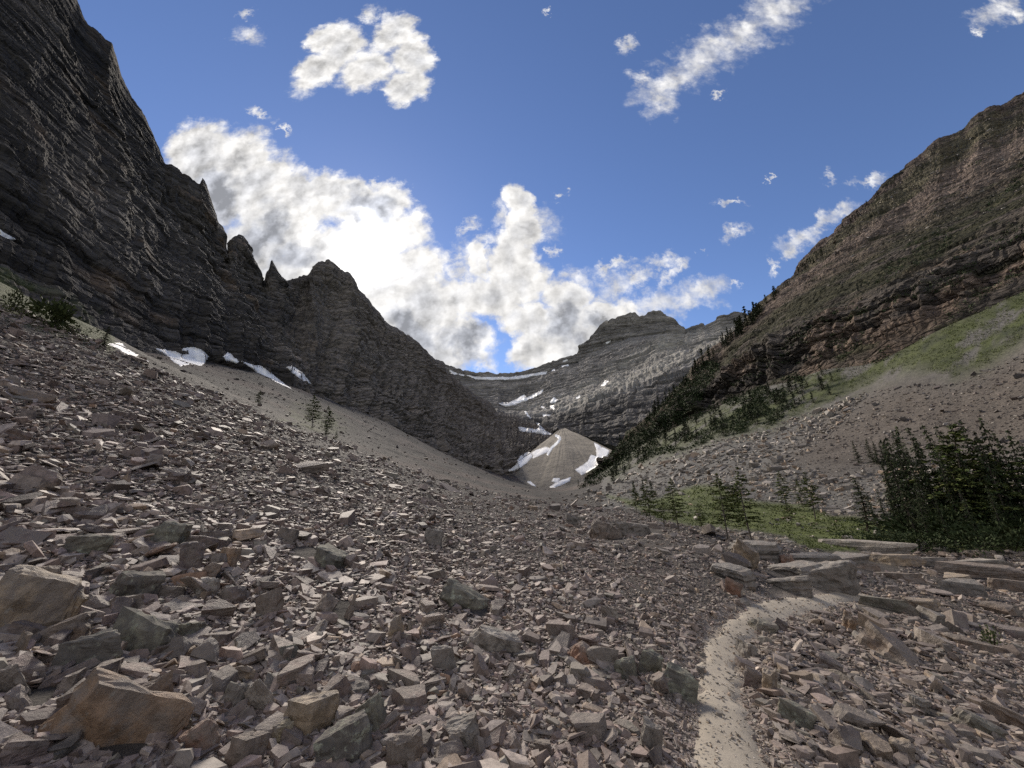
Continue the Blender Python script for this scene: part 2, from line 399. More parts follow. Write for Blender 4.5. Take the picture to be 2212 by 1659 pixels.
def strata(G, s, T, W, seed, warp=0.35, dip=0.0):
    """stepped ledges: blocks of a layer stand out by differing amounts"""
    h = G[..., 2] + dip * s + warp * T * fbm(G / (5 * T), 3, seed)
    q = h / T; lay = np.floor(q); fr = q - lay
    lj = hsh(lay, lay * 0, lay * 0, seed + 5)
    jit = fbm(G / (W * 1.3), 2, seed + 9) * 0.6
    blk = np.floor(s / (W * (0.6 + 0.9 * lj)) + 37 * lj + jit)
    r = hsh(lay, blk, lay * 0, seed + 2)
    edge = sstep(fr, 0.0, 0.14) * (1 - 0.5 * sstep(fr, 0.8, 1.0))
    return (lj - 0.5) * 0.9 + (r - 0.5) * 0.8 + (edge - 0.8) * 0.7, lj, r, fr

def gullies(G, s, W, seed):
    Q = np.stack([s / W, G[..., 2] / (W * 5), G[..., 0] * 0], -1)
    return fbm(Q, 4, seed, 0.55, ridged=True)

def arc(G):
    m = G[G.shape[0] // 3]
    d = np.linalg.norm(np.diff(m, axis=0), axis=1)
    return np.broadcast_to(np.concatenate([[0], np.cumsum(d)])[None, :], G.shape[:2])

TERRAIN = {}
def finish(name, G, tint, mat, label, cat='mountain'):
    V = G.reshape(-1, 3); Fa = grid_faces(*G.shape[:2])
    o = mesh_np(name, V, Fa, mat, tint.reshape(-1, 3)); tag(o, label, cat, kind='structure')
    TERRAIN[name] = make_bvh(V, Fa)
    return o

def mixc(a, b, t): return a * (1 - t[..., None]) + np.asarray(b) * t[..., None]

# --- the dark wall on the left with its pinnacles
W_BASE = [(-1200,430,25),(-700,560,40),(-300,610,50),(0,648,60),(120,697,68),(240,742,80),(330,762,95),(400,768,110),(450,778,120),(500,785,130),(540,795,140),(600,815,155),(650,838,175),(700,855,195),(750,873,215),(800,893,240),(850,920,270),(900,945,310),(950,965,350),(1000,990,400),(1050,1005,450),(1095,1020,500),(1130,995,620),(1170,975,720),(1215,945,820)]
W_TOP = [(-1200,-2600,60),(-700,-1700,90),(-300,-900,120),(0,-380,150),(60,-250,165),(130,-90,185),(150,-40,195),(166,0,205),(178,28,208),(190,52,212),(212,66,218),(228,88,225),(242,95,230),(252,120,240),(262,160,250),(275,190,258),(300,230,270),(320,268,285),(340,310,295),(352,340,300),(358,352,301),(372,352,303),(390,368,308),(410,380,312),(425,396,318),(432,398,320),(438,386,321),(446,398,322),(458,436,326),(470,476,330),(482,492,332),(486,505,334),(486.5,532,335),(494,545,336),(497,530,336),(500,518,337),(508,510,337),(516,505,338),(524,508,338),(534,520,340),(541,532,342),(544,552,344),(556,572,348),(566,588,350),(568,606,352),(572,606,354),(574,590,356),(580,585,358),(585,566,359),(588,562,360),(593,572,362),(600,590,368),(607,608,375),(614,606,380),(630,604,388),(648,596,396),(665,594,402),(678,582,406),(688,566,409),(700,561,412),(712,562,415),(724,571,418),(732,580,420),(745,586,424),(758,592,428),(766,604,434),(772,622,440),(800,652,470),(830,690,500),(850,707,520),(880,725,560),(915,752,610),(950,782,680),(990,822,760),(1015,842,800),(1038,858,850),(1060,874,880),(1078,890,900),(1130,903,930),(1160,918,940),(1215,940,950)]
W_TOP = [(p[0], p[1], p[2] * (0.62 + 0.38 * min(1, max(0, (p[0] - 430) / 330)))) for p in W_TOP]
us = np.concatenate([np.linspace(-1200, -110, 60, endpoint=False), np.arange(-110, 1216, 2.1)])
def lerp_row(a, b, t, sh=0.0):
    px = [p[0] for p in b]
    ya = np.interp(px, [p[0] for p in a], [p[1] for p in a]); Ya = np.exp(np.interp(px, [p[0] for p in a], np.log([p[2] for p in a])))
    return [(p[0], y * (1 - t) + p[1] * t, Y * (p[2] / Y) ** (t + sh)) for p, y, Y in zip(b, ya, Ya)]
W_LOW = [(p[0], p[1] + 45, p[2] * 1.0) for p in W_BASE]
_ty = np.interp(us, [p[0] for p in W_TOP], [p[1] for p in W_TOP]); _k = np.ones(25) / 25
_ty = np.convolve(np.pad(_ty, 12, 'edge'), _k, 'valid')
W_SM = [(u, y, math.exp(np.interp(u, [p[0] for p in W_TOP], np.log([p[2] for p in W_TOP])))) for u, y in zip(us, _ty)]
G, nv = rows_to_grid([W_LOW, W_BASE, lerp_row(W_BASE, W_SM, 0.3, -0.08), lerp_row(W_BASE, W_SM, 0.7, 0.05), W_TOP], us, (12, 130, 140, 130), 2.6)
n = normals(G); s = arc(G)
Ysc = np.clip(G[..., 1:2], 60, 700)[..., 0]
taper = np.ones(G.shape[0]); taper[nv - 1:] = 0.1
taper[nv - 60:nv - 1] = np.linspace(1, 0.10, 59)
d1, l1, b1, f1 = strata(G, s, 16, 22, 11, .18); d2, l2, b2, f2 = strata(G, s, 5.5, 7, 12, .15); d3, l3, b3, f3 = strata(G, s, 2.2, 3.2, 13, .15)
gu = gullies(G, s, 34, 21)
big = fbm(G / 70, 3, 31)
disp = 7.0 * big + 3.0 * d1 + 2.0 * d2 + 1.0 * d3 + 6.5 * (gu - 0.2) + 2.6 * (gullies(G, s, 10, 22) - 0.2) + 1.0 * fbm(G / 5, 4, 41)
disp *= np.clip(Ysc / 190, 0.45, 1.6) * taper[:, None]
G2 = G + n * disp[..., None]
c = np.empty(G.shape); c[:] = (0.078, 0.070, 0.064)
c *= (0.62 + 0.5 * l1 + 0.35 * (b2 - 0.5) + 0.25 * (l3 - 0.5))[..., None]
c = mixc(c, (0.165, 0.142, 0.122), 0.6 * sstep(fbm(G / 45, 4, 51), 0.05, 0.5))
c = mixc(c, (0.20, 0.14, 0.095), 0.5 * sstep(fbm(G / np.array([22, 22, 12]), 4, 52), 0.22, 0.55))
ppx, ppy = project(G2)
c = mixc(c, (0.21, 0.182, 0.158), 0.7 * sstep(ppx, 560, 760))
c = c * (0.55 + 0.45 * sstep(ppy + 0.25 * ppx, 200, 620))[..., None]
veg = sstep(ppy - np.interp(ppx, [0, 260], [560, 700]), -30, 40) * sstep(fbm(G / 5, 3, 55), -0.1, 0.3) * (ppx < 260)
c = mixc(c, (0.055, 0.07, 0.025), veg * 0.8)
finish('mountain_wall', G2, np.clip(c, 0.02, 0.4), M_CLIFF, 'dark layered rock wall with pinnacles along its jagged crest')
W_G = G2

# --- the cirque headwall and summit behind
H0 = [(880,990,950),(1000,972,950),(1100,962,900),(1215,940,890),(1260,952,860),(1310,966,800),(1360,966,720),(1430,946,650),(1550,905,600),(1720,820,560)]
H1 = [(880,900,1100),(1000,900,1050),(1100,905,1000),(1180,908,1000),(1230,895,980),(1290,882,930),(1350,862,880),(1430,822,820),(1550,752,760),(1720,660,700)]
H2 = [(880,890,1350),(1000,885,1350),(1090,887,1380),(1150,885,1380),(1200,868,1340),(1260,846,1290),(1330,812,1230),(1440,758,1150),(1550,735,1050),(1720,650,950)]
H3 = [(880,812,1700),(1000,820,1780),(1060,822,1800),(1110,822,1800),(1180,808,1780),(1250,790,1740),(1300,760,1690),(1365,735,1640),(1412,728,1620),(1480,732,1560),(1550,715,1420),(1620,710,1330),(1720,640,1200)]
H4 = [(880,742,1720),(950,780,1820),(1000,800,1840),(1060,806,1880),(1110,806,1880),(1150,796,1860),(1180,787,1840),(1225,776,1800),(1248,768,1790),(1256,752,1780),(1268,738,1770),(1282,722,1760),(1297,702,1750),(1312,692,1745),(1330,686,1740),(1345,682,1735),(1362,676,1735),(1372,676,1735),(1380,684,1735),(1390,684,1735),(1400,676,1735),(1412,671,1735),(1424,672,1735),(1436,680,1730),(1448,684,1725),(1460,694,1720),(1475,708,1700),(1484,713,1680),(1495,707,1640),(1512,706,1590),(1525,708,1550),(1540,696,1500),(1556,686,1480),(1575,681,1460),(1600,678,1440),(1620,682,1420),(1720,600,1300)]
us = np.arange(880, 1721, 1.7)
G, nv = rows_to_grid([H0, H1, H2, H3, H4], us, (80, 40, 110, 110), 1.6)
n = normals(G); s = arc(G)
taper = np.ones(G.shape[0]); taper[nv - 1:] = 0.25; taper[nv - 10:nv - 1] = np.linspace(1, 0.3, 9)
d1, l1, b1, f1 = strata(G, s, 60, 110, 111, .18, dip=0.02); d2, l2, b2, f2 = strata(G, s, 22, 40, 112, .15, dip=0.02); d3, l3, b3, f3 = strata(G, s, 9, 14, 113, .15)
gu = gullies(G, s, 90, 121)
disp = 22 * fbm(G / 300, 3, 131) + 10 * d1 + 7 * d2 + 3.5 * d3 + 9 * (gu - 0.2) + 2 * (gullies(G, s, 28, 122) - 0.2) + 5 * fbm(G / 30, 4, 141)
G2 = G + n * (disp * taper[:, None])[..., None]
c = np.empty(G.shape); c[:] = (0.205, 0.188, 0.170)
c *= (0.7 + 0.35 * l1 + 0.3 * (l2 - 0.5) + 0.25 * (b2 - 0.5) + 0.15 * (gu))[..., None]
ppx, ppy = project(G2)
scr = sstep(fbm(G / np.array([120, 120, 60]), 4, 151), -0.05, 0.3)
shelf = soft_poly(ppx, ppy, [(1080,885),(1200,862),(1300,800),(1440,718),(1560,690),(1600,720),(1450,800),(1330,850),(1240,885),(1150,900)], 10)
c = mixc(c, (0.27, 0.25, 0.215), np.clip(shelf * (0.45 + 0.5 * scr), 0, 1))
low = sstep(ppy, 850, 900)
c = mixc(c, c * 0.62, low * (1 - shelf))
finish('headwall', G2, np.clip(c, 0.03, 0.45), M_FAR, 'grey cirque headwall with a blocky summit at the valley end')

# --- the gravel cone below the headwall
K0 = [(1080,1030,500),(1100,1030,500),(1140,1062,452),(1190,1068,440),(1250,1062,450),(1300,1030,500),(1350,985,560)]
A = unproj(1215, 922, 872)
us = np.linspace(1080, 1350, 150)
Bs = unproj(us, np.interp(us, [p[0] for p in K0], [p[1] for p in K0]), np.interp(us, [p[0] for p in K0], [p[2] for p in K0]))
t = np.linspace(-0.05, 1, 150)[:, None, None]
G = Bs[None] * (1 - t) + (A[None] + (Bs - A) * 0.06)[None] * t
ang = (us - 1215) / 135
bul = np.maximum(1 - ang ** 2, 0)
G = G + np.array([0, -1, 0.08]) * (np.sin(np.clip(t, 0, 1) * math.pi) * bul[None, :, None] * 26)
G[..., 2] += 1.6 * fbm(G / 30, 4, 161) + 0.8 * fbm(np.stack([np.broadcast_to(us[None] / 16, G.shape[:2]), np.broadcast_to(t[..., 0] * 2, G.shape[:2]), G[..., 0] * 0], -1), 3, 162)
c = np.empty(G.shape); c[:] = (0.205, 0.178, 0.142)
c *= (0.95 + 0.2 * fbm(G / 25, 4, 163))[..., None]
c = mixc(c, (0.16, 0.14, 0.10), 0.5 * sstep(fbm(G / 9, 3, 164), 0.3, 0.5))
finish('gravel_cone', G, c, M_CONE, 'tan gravel cone fanning out below the cliff at the valley end', 'debris cone')

# --- the mountainside on the right
R0 = [(1270,1042,420),(1330,1003,300),(1434,930,200),(1520,890,165),(1617,845,140),(1700,815,120),(1799,788,105),(1900,750,92),(2018,708,82),(2120,660,75),(2212,613,70),(2500,470,58),(3000,200,48)]
R1 = [(1270,1038,424),(1330,985,308),(1434,892,208),(1520,840,174),(1617,785,150),(1700,738,130),(1799,692,115),(1900,652,102),(2018,600,92),(2120,555,86),(2212,510,80),(2500,330,66),(3000,0,56)]
R2 = [(1270,1030,428),(1330,975,330),(1434,874,240),(1520,802,212),(1617,733,192),(1700,668,176),(1799,605,162),(1900,550,152),(2018,485,142),(2120,435,135),(2212,390,128),(2500,190,104),(3000,-200,90)]
R3 = [(1270,1022,436),(1300,1000,400),(1330,968,350),(1380,918,300),(1434,868,270),(1480,818,262),(1520,775,258),(1560,738,254),(1590,712,252),(1620,690,250),(1660,645,248),(1700,604,246),(1745,566,244),(1800,511,240),(1840,466,238),(1870,440,236),(1910,402,233),(1960,371,230),(2000,335,226),(2030,308,222),(2060,292,220),(2085,274,218),(2105,250,215),(2125,236,212),(2140,232,210),(2160,228,208),(2180,215,205),(2212,197,200),(2500,10,175),(3000,-400,150)]
us = np.concatenate([np.arange(1270, 2270, 2.1), np.linspace(2272, 3000, 50)])
RL = [(p[0], p[1] + 75, p[2] * 1.0) for p in R0]
G, nv = rows_to_grid([RL, R0, R1, R2, R3], us, (10, 100, 110, 130), 2.6)
n = normals(G); s = arc(G)
vv = np.zeros(G.shape[0]); vv[10:110] = np.linspace(0, 1, 100); vv[110:220] = np.linspace(1, 2, 110); vv[220:351] = np.linspace(2, 3, 131); vv[351:] = 3
vv = np.broadcast_to(vv[:, None], G.shape[:2])
ppx, ppy = project(G)
cw = (1 - sstep(vv + 0.3 * fbm(G / 25, 3, 201), 0.85, 1.35))
d1, l1, b1, f1 = strata(G, s, 7, 9, 211, warp=0.22); d2, l2, b2, f2 = strata(G, s, 2.6, 3.4, 212, warp=0.2)
mid = sstep(fbm(G / np.array([30, 30, 9]), 4, 205), -0.15, 0.2)
disp = 5 * fbm(G / 45, 3, 231) + (3.9 * d1 + 2.2 * d2) * (0.17 + 0.83 * cw) + 0.8 * fbm(G / 4, 4, 241) + 3.2 * (gullies(G, s, 11, 221)) * (0.1 + 0.9 * cw)
taper = np.ones(G.shape[0]); taper[nv - 1:] = 0.3; taper[nv - 10:nv - 1] = np.linspace(1, 0.4, 9); taper[:12] = 0; taper[12:34] = np.linspace(0, 1, 22)
disp *= np.clip(G[..., 1] / 130, 0.5, 1.6) * taper[:, None]
G2 = G + n * disp[..., None]
zz = vv + 0.16 * fbm(G / np.array([40, 40, 14]), 4, 255) + 0.08 * fbm(G / 6, 3, 257)
cols = [np.array(k) for k in ((.078, .066, .056), (.052, .049, .028), (.19, .145, .115), (.13, .112, .072), (.13, .098, .08))]
c = np.empty(G.shape); c[:] = cols[0]
c *= (0.7 + 0.45 * l1 + 0.4 * (b2 - 0.5))[..., None]
c = mixc(c, (0.19, 0.135, 0.10), 0.55 * sstep(fbm(G / 14, 3, 251), 0.12, 0.4))
ledge = cw * sstep(f1 + 0.5 * fbm(G / 6, 3, 256), 0.72, 1.0) * 0.85
c = mixc(c, cols[1], ledge)
tex = (0.9 + 0.45 * fbm(G / 5, 4, 252))[..., None]
for k, (lo_, hi_) in enumerate(((1.0, 1.35), (1.85, 2.2), (2.42, 2.58), (2.7, 2.84))):
    t_ = sstep(zz, lo_, hi_)[..., None]
    c = c * (1 - t_) + cols[k + 1] * tex * t_
c = mixc(c, cols[1], 0.8 * sstep(fbm(G / np.array([9, 9, 4]), 4, 258), 0.18, 0.38) * sstep(zz, 1.6, 2.0))
c = mixc(c, (.04, .048, .022), 0.85 * (1 - sstep(ppx, 1400, 1560)) * sstep(fbm(G / 12, 3, 262), -0.3, 0.1))
c = mixc(c, (.10, .082, .07), 0.8 * sstep(fbm(G / np.array([14, 14, 3]), 4, 259), 0.1, 0.3) * sstep(zz, 1.1, 1.3) * (1 - sstep(zz, 1.8, 2.1)))
finish('mountainside', G2, np.clip(c, 0.015, 0.4), M_SLOPE, 'steep banded mountainside with cliffs, turf and a pink scree top', 'mountain')

# ------------------------------------------------------------------ the ground: one sheet round the camera
def cp(px, py, Y): 
    p = unproj(px, py, Y); return p
CTRL = [cp(*a) for a in [
 (60,1640,2.3),(550,1655,2.75),(1106,1655,3.0),(1590,1650,3.1),(2212,1655,3.9),(1900,1655,3.4),
 (1560,1450,4.7),(1600,1350,6.3),(1720,1300,8),(1850,1280,9.5),(2000,1215,14),(2212,1190,14),(2212,1400,7),(2000,1400,6.2),(1900,1300,9),
 (0,1300,3.6),(0,1000,6.2),(0,800,9),(0,665,13),(500,1300,4.5),(500,1000,10),(500,868,20),(250,1000,7.5),(250,1300,4),(250,765,15),(130,715,14),
 (750,1300,5),(750,1100,9),(750,975,28),(1000,1300,6),(1000,1100,16),(1000,1054,40),(1300,1300,6.4),(1300,1150,17),(1300,1095,40),(1130,1080,52),
 (1500,1200,10),(1650,1180,13),(1450,1120,32),
 (350,800,42),(450,838,48),(550,870,55),(680,918,70),(850,965,110),(1000,1012,170),(1100,1040,260),
 (330,765,92),(450,782,118),(600,822,152),(700,862,192),(800,900,237),(900,952,306),(1000,997,396),(1090,1022,495),(240,745,78),
 (1140,1053,450),(1190,1060,438),(1250,1055,448),(1300,1020,490),(1250,1064,150),(1200,1066,250),
 (1380,1012,170),(1480,1055,80),(1600,1130,36),(1700,1110,44),(1500,1085,55),(1900,1170,18),(2100,1168,21),(2212,1165,18),(1850,1120,36),(1950,1060,45),
 (1500,1000,100),(1700,1000,70),(2000,900,64),(2212,800,58),(2212,1000,42),(1850,835,92),(1700,925,95),
 (1330,1002,302),(1434,932,202),(1520,893,167),(1617,848,142),(1799,792,107),(2018,712,83),(2212,618,71),
]]
ZB = 0.0
pts = []
def warp(x, y):
    r = np.hypot(x, y); az = np.arctan2(x, y)
    return az * 1.6, np.log(r + 1.0), r
for p in CTRL:
    a, b, r = warp(p[0], p[1]); pts.append((a, b, (p[2] - ZB) / (r + 2.0)))
for deg, r, e in [(-90, 1, 0.02), (-90, 4, 0.22), (-90, 12, 0.42), (-90, 60, 0.55), (-130, 4, 0.15), (-130, 12, 0.3), (-130, 60, 0.4), (180, 3, 0.0), (180, 12, -0.03), (180, 80, -0.05), (-180, 3, 0.0), (-180, 12, -0.03), (-180, 80, -0.05), (90, 2, -0.03), (90, 6, -0.12), (90, 15, -0.13), (90, 60, 0.3), (130, 4, -0.08), (130, 15, -0.12), (130, 60, 0.05), (0, 0.5, 0.0), (-60, 0.5, 0.0), (60, 0.5, 0.0)]:
    x, y = r * math.sin(math.radians(deg)), r * math.cos(math.radians(deg))
    a, b, r = warp(x, y); pts.append((math.radians(deg) * 1.6, b, e))
pts = np.array(pts)
def U(d2): return 0.5 * d2 * np.log(d2 + 1e-9)
n0 = len(pts)
Kd = ((pts[:, None, :2] - pts[None, :, :2]) ** 2).sum(-1)
A_ = np.zeros((n0 + 3, n0 + 3)); A_[:n0, :n0] = U(Kd) + np.eye(n0) * 0.002
A_[:n0, n0] = 1; A_[:n0, n0 + 1:] = pts[:, :2]; A_[n0, :n0] = 1; A_[n0 + 1:, :n0] = pts[:, :2].T
sol = np.linalg.solve(A_, np.concatenate([pts[:, 2], [0, 0, 0]]))
azb, rb = [], []
for row in (W_BASE, K0[2:5], R0[1:]):
    for p in row:
        q = unproj(*p); azb.append(math.atan2(q[0], q[1])); rb.append(math.hypot(q[0], q[1]))
o_ = np.argsort(azb); azb = np.array(azb)[o_]; rb = np.array(rb)[o_]
def ground_raw(x, y):
    a, b, r = warp(x, y)
    sh = a.shape; a, b, rr = a.ravel(), b.ravel(), r.ravel()
    e = np.empty(len(a))
    for k in range(0, len(a), 60000):
        sl = slice(k, k + 60000)
        d2 = (a[sl, None] - pts[None, :, 0]) ** 2 + (b[sl, None] - pts[None, :, 1]) ** 2
        e[sl] = U(d2) @ sol[:n0] + sol[n0] + a[sl] * sol[n0 + 1] + b[sl] * sol[n0 + 2]
    lim = np.interp(a / 1.6, azb, rb)
    e = e - 0.9 * np.maximum(np.log(np.maximum(rr, 1e-3) / (lim * 1.06)), 0)
    return (ZB + e * (rr + 2.0)).reshape(sh)
TRAIL = [(1592,1800),(1590,1720),(1580,1650),(1566,1560),(1552,1480),(1552,1420),(1575,1372),(1620,1335),(1690,1308),(1770,1292),(1850,1279)]
# trail centre line in the world: solve the depth on the raw ground
def hit_raw(px, py):
    d = ray(px, py); lo, prev = 0.5, 0.5
    ts = np.exp(np.linspace(math.log(0.6), math.log(500), 500))
    P = EYE + d * ts[:, None]
    below = P[:, 2] < ground_raw(P[:, 0], P[:, 1])
    k = int(np.argmax(below)) if below.any() else 499
    return P[k]
TW = np.array([hit_raw(*p) for p in TRAIL])
TW = np.concatenate([[TW[0] + (TW[0] - TW[1]) * 2.0], TW])
tt = np.linspace(0, len(TW) - 1, 160)
TL = np.stack([np.interp(tt, np.arange(len(TW)), TW[:, k]) for k in range(3)], -1)
for _ in range(6): TL[1:-1] = (TL[:-2] + 2 * TL[1:-1] + TL[2:]) / 4
def trail_dist(x, y):
    d = np.full(np.shape(x), 1e9)
    near = np.hypot(x, y) < 16
    xs, ys = x[near], y[near]; dd = np.full(xs.shape, 1e9)
    for k in range(0, len(TL), 2): dd = np.minimum(dd, np.hypot(xs - TL[k, 0], ys - TL[k, 1]))
    d[near] = dd; return d
def ground(x, y):
    z = ground_raw(x, y)
    r = np.hypot(x, y); td = trail_dist(x, y)
    P = np.stack([x, y, x * 0], -1)
    k = sstep(td, 0.1, 0.9)
    z = z + k * (0.05 * fbm(P / 0.45, 3, 301) * (r < 40) + 0.16 * fbm(P / 2.2, 3, 302) * sstep(r, 2, 8) + 0.5 * fbm(P / 11, 3, 303) * sstep(r, 12, 40) + 1.2 * fbm(P / 40, 3, 304) * sstep(r, 60, 150))
    return z - 0.05 * (1 - sstep(td, 0.2, 0.5))
azs = np.concatenate([np.linspace(-math.pi, -1.2, 40, endpoint=False), np.linspace(-1.2, 1.2, 620), np.linspace(1.2, math.pi, 41)[1:]])
rs = np.concatenate([[0.05], np.exp(np.linspace(math.log(0.5), math.log(640), 540))])
AZ, RR = np.meshgrid(azs, rs)
X, Y = RR * np.sin(AZ), RR * np.cos(AZ)
G = np.stack([X, Y, ground(X, Y)], -1)
gpx, gpy = project(G)
front = (G[..., 1] > 0.3)
CREST = ([-600, 0, 130, 237, 328, 437, 547, 693, 800, 873, 1019, 1128, 1300], [400, 655, 705, 752, 795, 839, 890, 941, 985, 1010, 1058, 1080, 1098])
MEADOW = [(1300,1068),(1385,1085),(1430,1075),(1500,1048),(1560,1050),(1580,1075),(1640,1085),(1740,1090),(1790,1115),(1850,1118),(1885,1125),(2000,1130),(2300,1130),(2300,1196),(1960,1188),(1800,1190),(1740,1184),(1700,1160),(1640,1148),(1540,1140),(1480,1135),(1420,1120),(1380,1100)]
UPMEAD = [(1300,1020),(1434,925),(1520,890),(1617,845),(1700,815),(1799,788),(1900,750),(2018,706),(2120,658),(2300,570),(2300,640),(2230,720),(2130,790),(2060,815),(2000,800),(1950,800),(1880,830),(1800,870),(1700,905),(1660,928),(1560,945),(1470,978),(1420,985),(1370,1010),(1330,1035)]
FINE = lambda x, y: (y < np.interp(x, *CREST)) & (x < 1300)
c = np.empty(G.shape); c[:] = (0.075, 0.064, 0.055)
P3 = G / np.array([1, 1, 1])
c *= (0.9 + 0.3 * fbm(P3 / 3, 4, 311))[..., None]
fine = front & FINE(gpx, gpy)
brown = np.empty(G.shape); brown[:] = (0.050, 0.042, 0.036); brown *= (0.95 + 0.3 * fbm(P3 / 6, 4, 312))[..., None]  # far talus: the peak's shade is put into this dark base colour
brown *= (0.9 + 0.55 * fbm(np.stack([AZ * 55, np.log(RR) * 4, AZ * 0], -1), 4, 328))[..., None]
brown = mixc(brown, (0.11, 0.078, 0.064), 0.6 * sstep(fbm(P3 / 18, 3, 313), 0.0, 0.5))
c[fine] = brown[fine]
rightside = front & (gpx > 1300) & (gpy < 1100)
pk = soft_poly(gpx, gpy, [(1700,990),(1760,930),(1880,850),(1960,830),(2060,830),(2300,720),(2300,1000),(2100,990),(1900,1010),(1780,1030)], 45) * rightside
gry = np.empty(G.shape); gry[:] = (0.115, 0.108, 0.098); gry *= (0.9 + 0.3 * fbm(P3 / 4, 4, 314))[..., None]
pinkc = np.empty(G.shape); pinkc[:] = (0.096, 0.080, 0.066); pinkc *= (0.95 + 0.3 * fbm(P3 / 2.5, 4, 315))[..., None]
c[rightside] = gry[rightside]
c = c * (1 - pk[..., None]) + pinkc * pk[..., None]
um = soft_poly(gpx, gpy, UPMEAD, 28) * (gpx > 1280) * front
um *= sstep(fbm(P3 / 7, 4, 316) + 0.5 * fbm(P3 / 1.6, 3, 326) + 0.5, 0.05, 0.4)
gr = np.empty(G.shape); gr[:] = (0.054, 0.064, 0.019); gr *= (0.9 + 0.45 * fbm(P3 / 5, 4, 317) + 0.4 * fbm(P3 / 1.3, 3, 327))[..., None]
c = c * (1 - um[..., None]) + gr * um[..., None]
md = soft_poly(gpx, gpy, MEADOW, 9) * front * sstep(fbm(P3 / 3.0, 4, 318) + 0.75, 0.1, 0.45)
gm_ = np.empty(G.shape); gm_[:] = (0.085, 0.102, 0.026); gm_ *= (0.9 + 0.5 * fbm(P3 / 1.5, 4, 319))[..., None]
c = c * (1 - md[..., None]) + gm_ * md[..., None]
lv = front * sstep(np.interp(gpx, [-200, 0, 240], [640, 670, 745]) + 14 - gpy, -14, 10) * (gpx < 250) * (gpx > -600)
c = mixc(c, (0.08, 0.088, 0.035), lv * 0.9)
lt = soft_poly(gpx, gpy, [(640,870),(720,890),(760,925),(720,945),(660,935),(600,915)], 16) * fine
c = mixc(c, (0.075, 0.085, 0.03), lt * 0.75 * sstep(fbm(P3 / 3, 3, 320), -0.3, 0.2))
td = trail_dist(X, Y)
c = mixc(c, (0.32, 0.27, 0.22), (1 - sstep(td + 0.15 * fbm(P3 / 0.3, 3, 321), 0.25, 0.6)))
V = G.reshape(-1, 3); nr, nc = G.shape[:2]
Fa = grid_faces(nr, nc)
seam = np.stack([np.arange(nr - 1) * nc + nc - 1, np.arange(nr - 1) * nc, np.arange(1, nr) * nc, np.arange(1, nr) * nc + nc - 1], -1)
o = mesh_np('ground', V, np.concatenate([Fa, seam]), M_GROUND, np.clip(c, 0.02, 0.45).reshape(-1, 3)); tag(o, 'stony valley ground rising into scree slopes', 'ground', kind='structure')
GB = make_bvh(V, Fa)
TERRAIN['ground'] = GB

def cast(px, py, only=None):
    d = ray(px, py); d = Vector(d / np.linalg.norm(d)); best = None
    for k, b in TERRAIN.items():
        if only and k not in only: continue
        loc, nn, i, t = b.ray_cast(Vector(EYE), d)
        if loc is not None and (best is None or t < best[2]):
            if nn.dot(d) > 0: nn = -nn
            best = (loc, nn, t, k)
    return best
def depth(p): return float((np.array(p) - EYE) @ FWD)

# --- the trail itself
tg = np.gradient(TL, axis=0); tn = np.stack([tg[:, 1], -tg[:, 0]], -1); tn /= np.linalg.norm(tn, axis=1)[:, None]
m = 15
off = np.linspace(-1, 1, m)
k_ = np.linspace(0, 1, len(TL))
half = 0.205 + 0.05 * vnoise(np.stack([k_ * 22, k_ * 0, k_ * 0], -1), 5) - 0.03 * k_ + 0.16 * k_ ** 4
edge = 0.07 * vnoise(np.stack([k_ * 75, k_ * 0 + 3, k_ * 0], -1), 6)
PX = TL[:, None, 0] + tn[:, None, 0] * off[None] * (half + edge)[:, None]
PY = TL[:, None, 1] + tn[:, None, 1] * off[None] * (half + edge)[:, None]
PZ = ground(PX, PY) + 0.035 - 0.055 * np.abs(off[None]) ** 3
G = np.stack([PX, PY, PZ], -1); G[..., 2] += 0.008 * fbm(G / 0.12, 3, 331)
c = np.empty(G.shape); c[:] = (0.39, 0.342, 0.278); c *= (0.95 + 0.22 * fbm(G / 0.35, 4, 332))[..., None]
o = mesh_np('path', G.reshape(-1, 3), grid_faces(*G.shape[:2]), M_PATH, c.reshape(-1, 3), smooth=True); tag(o, 'narrow dusty footpath winding through the scree', 'path', kind='structure')

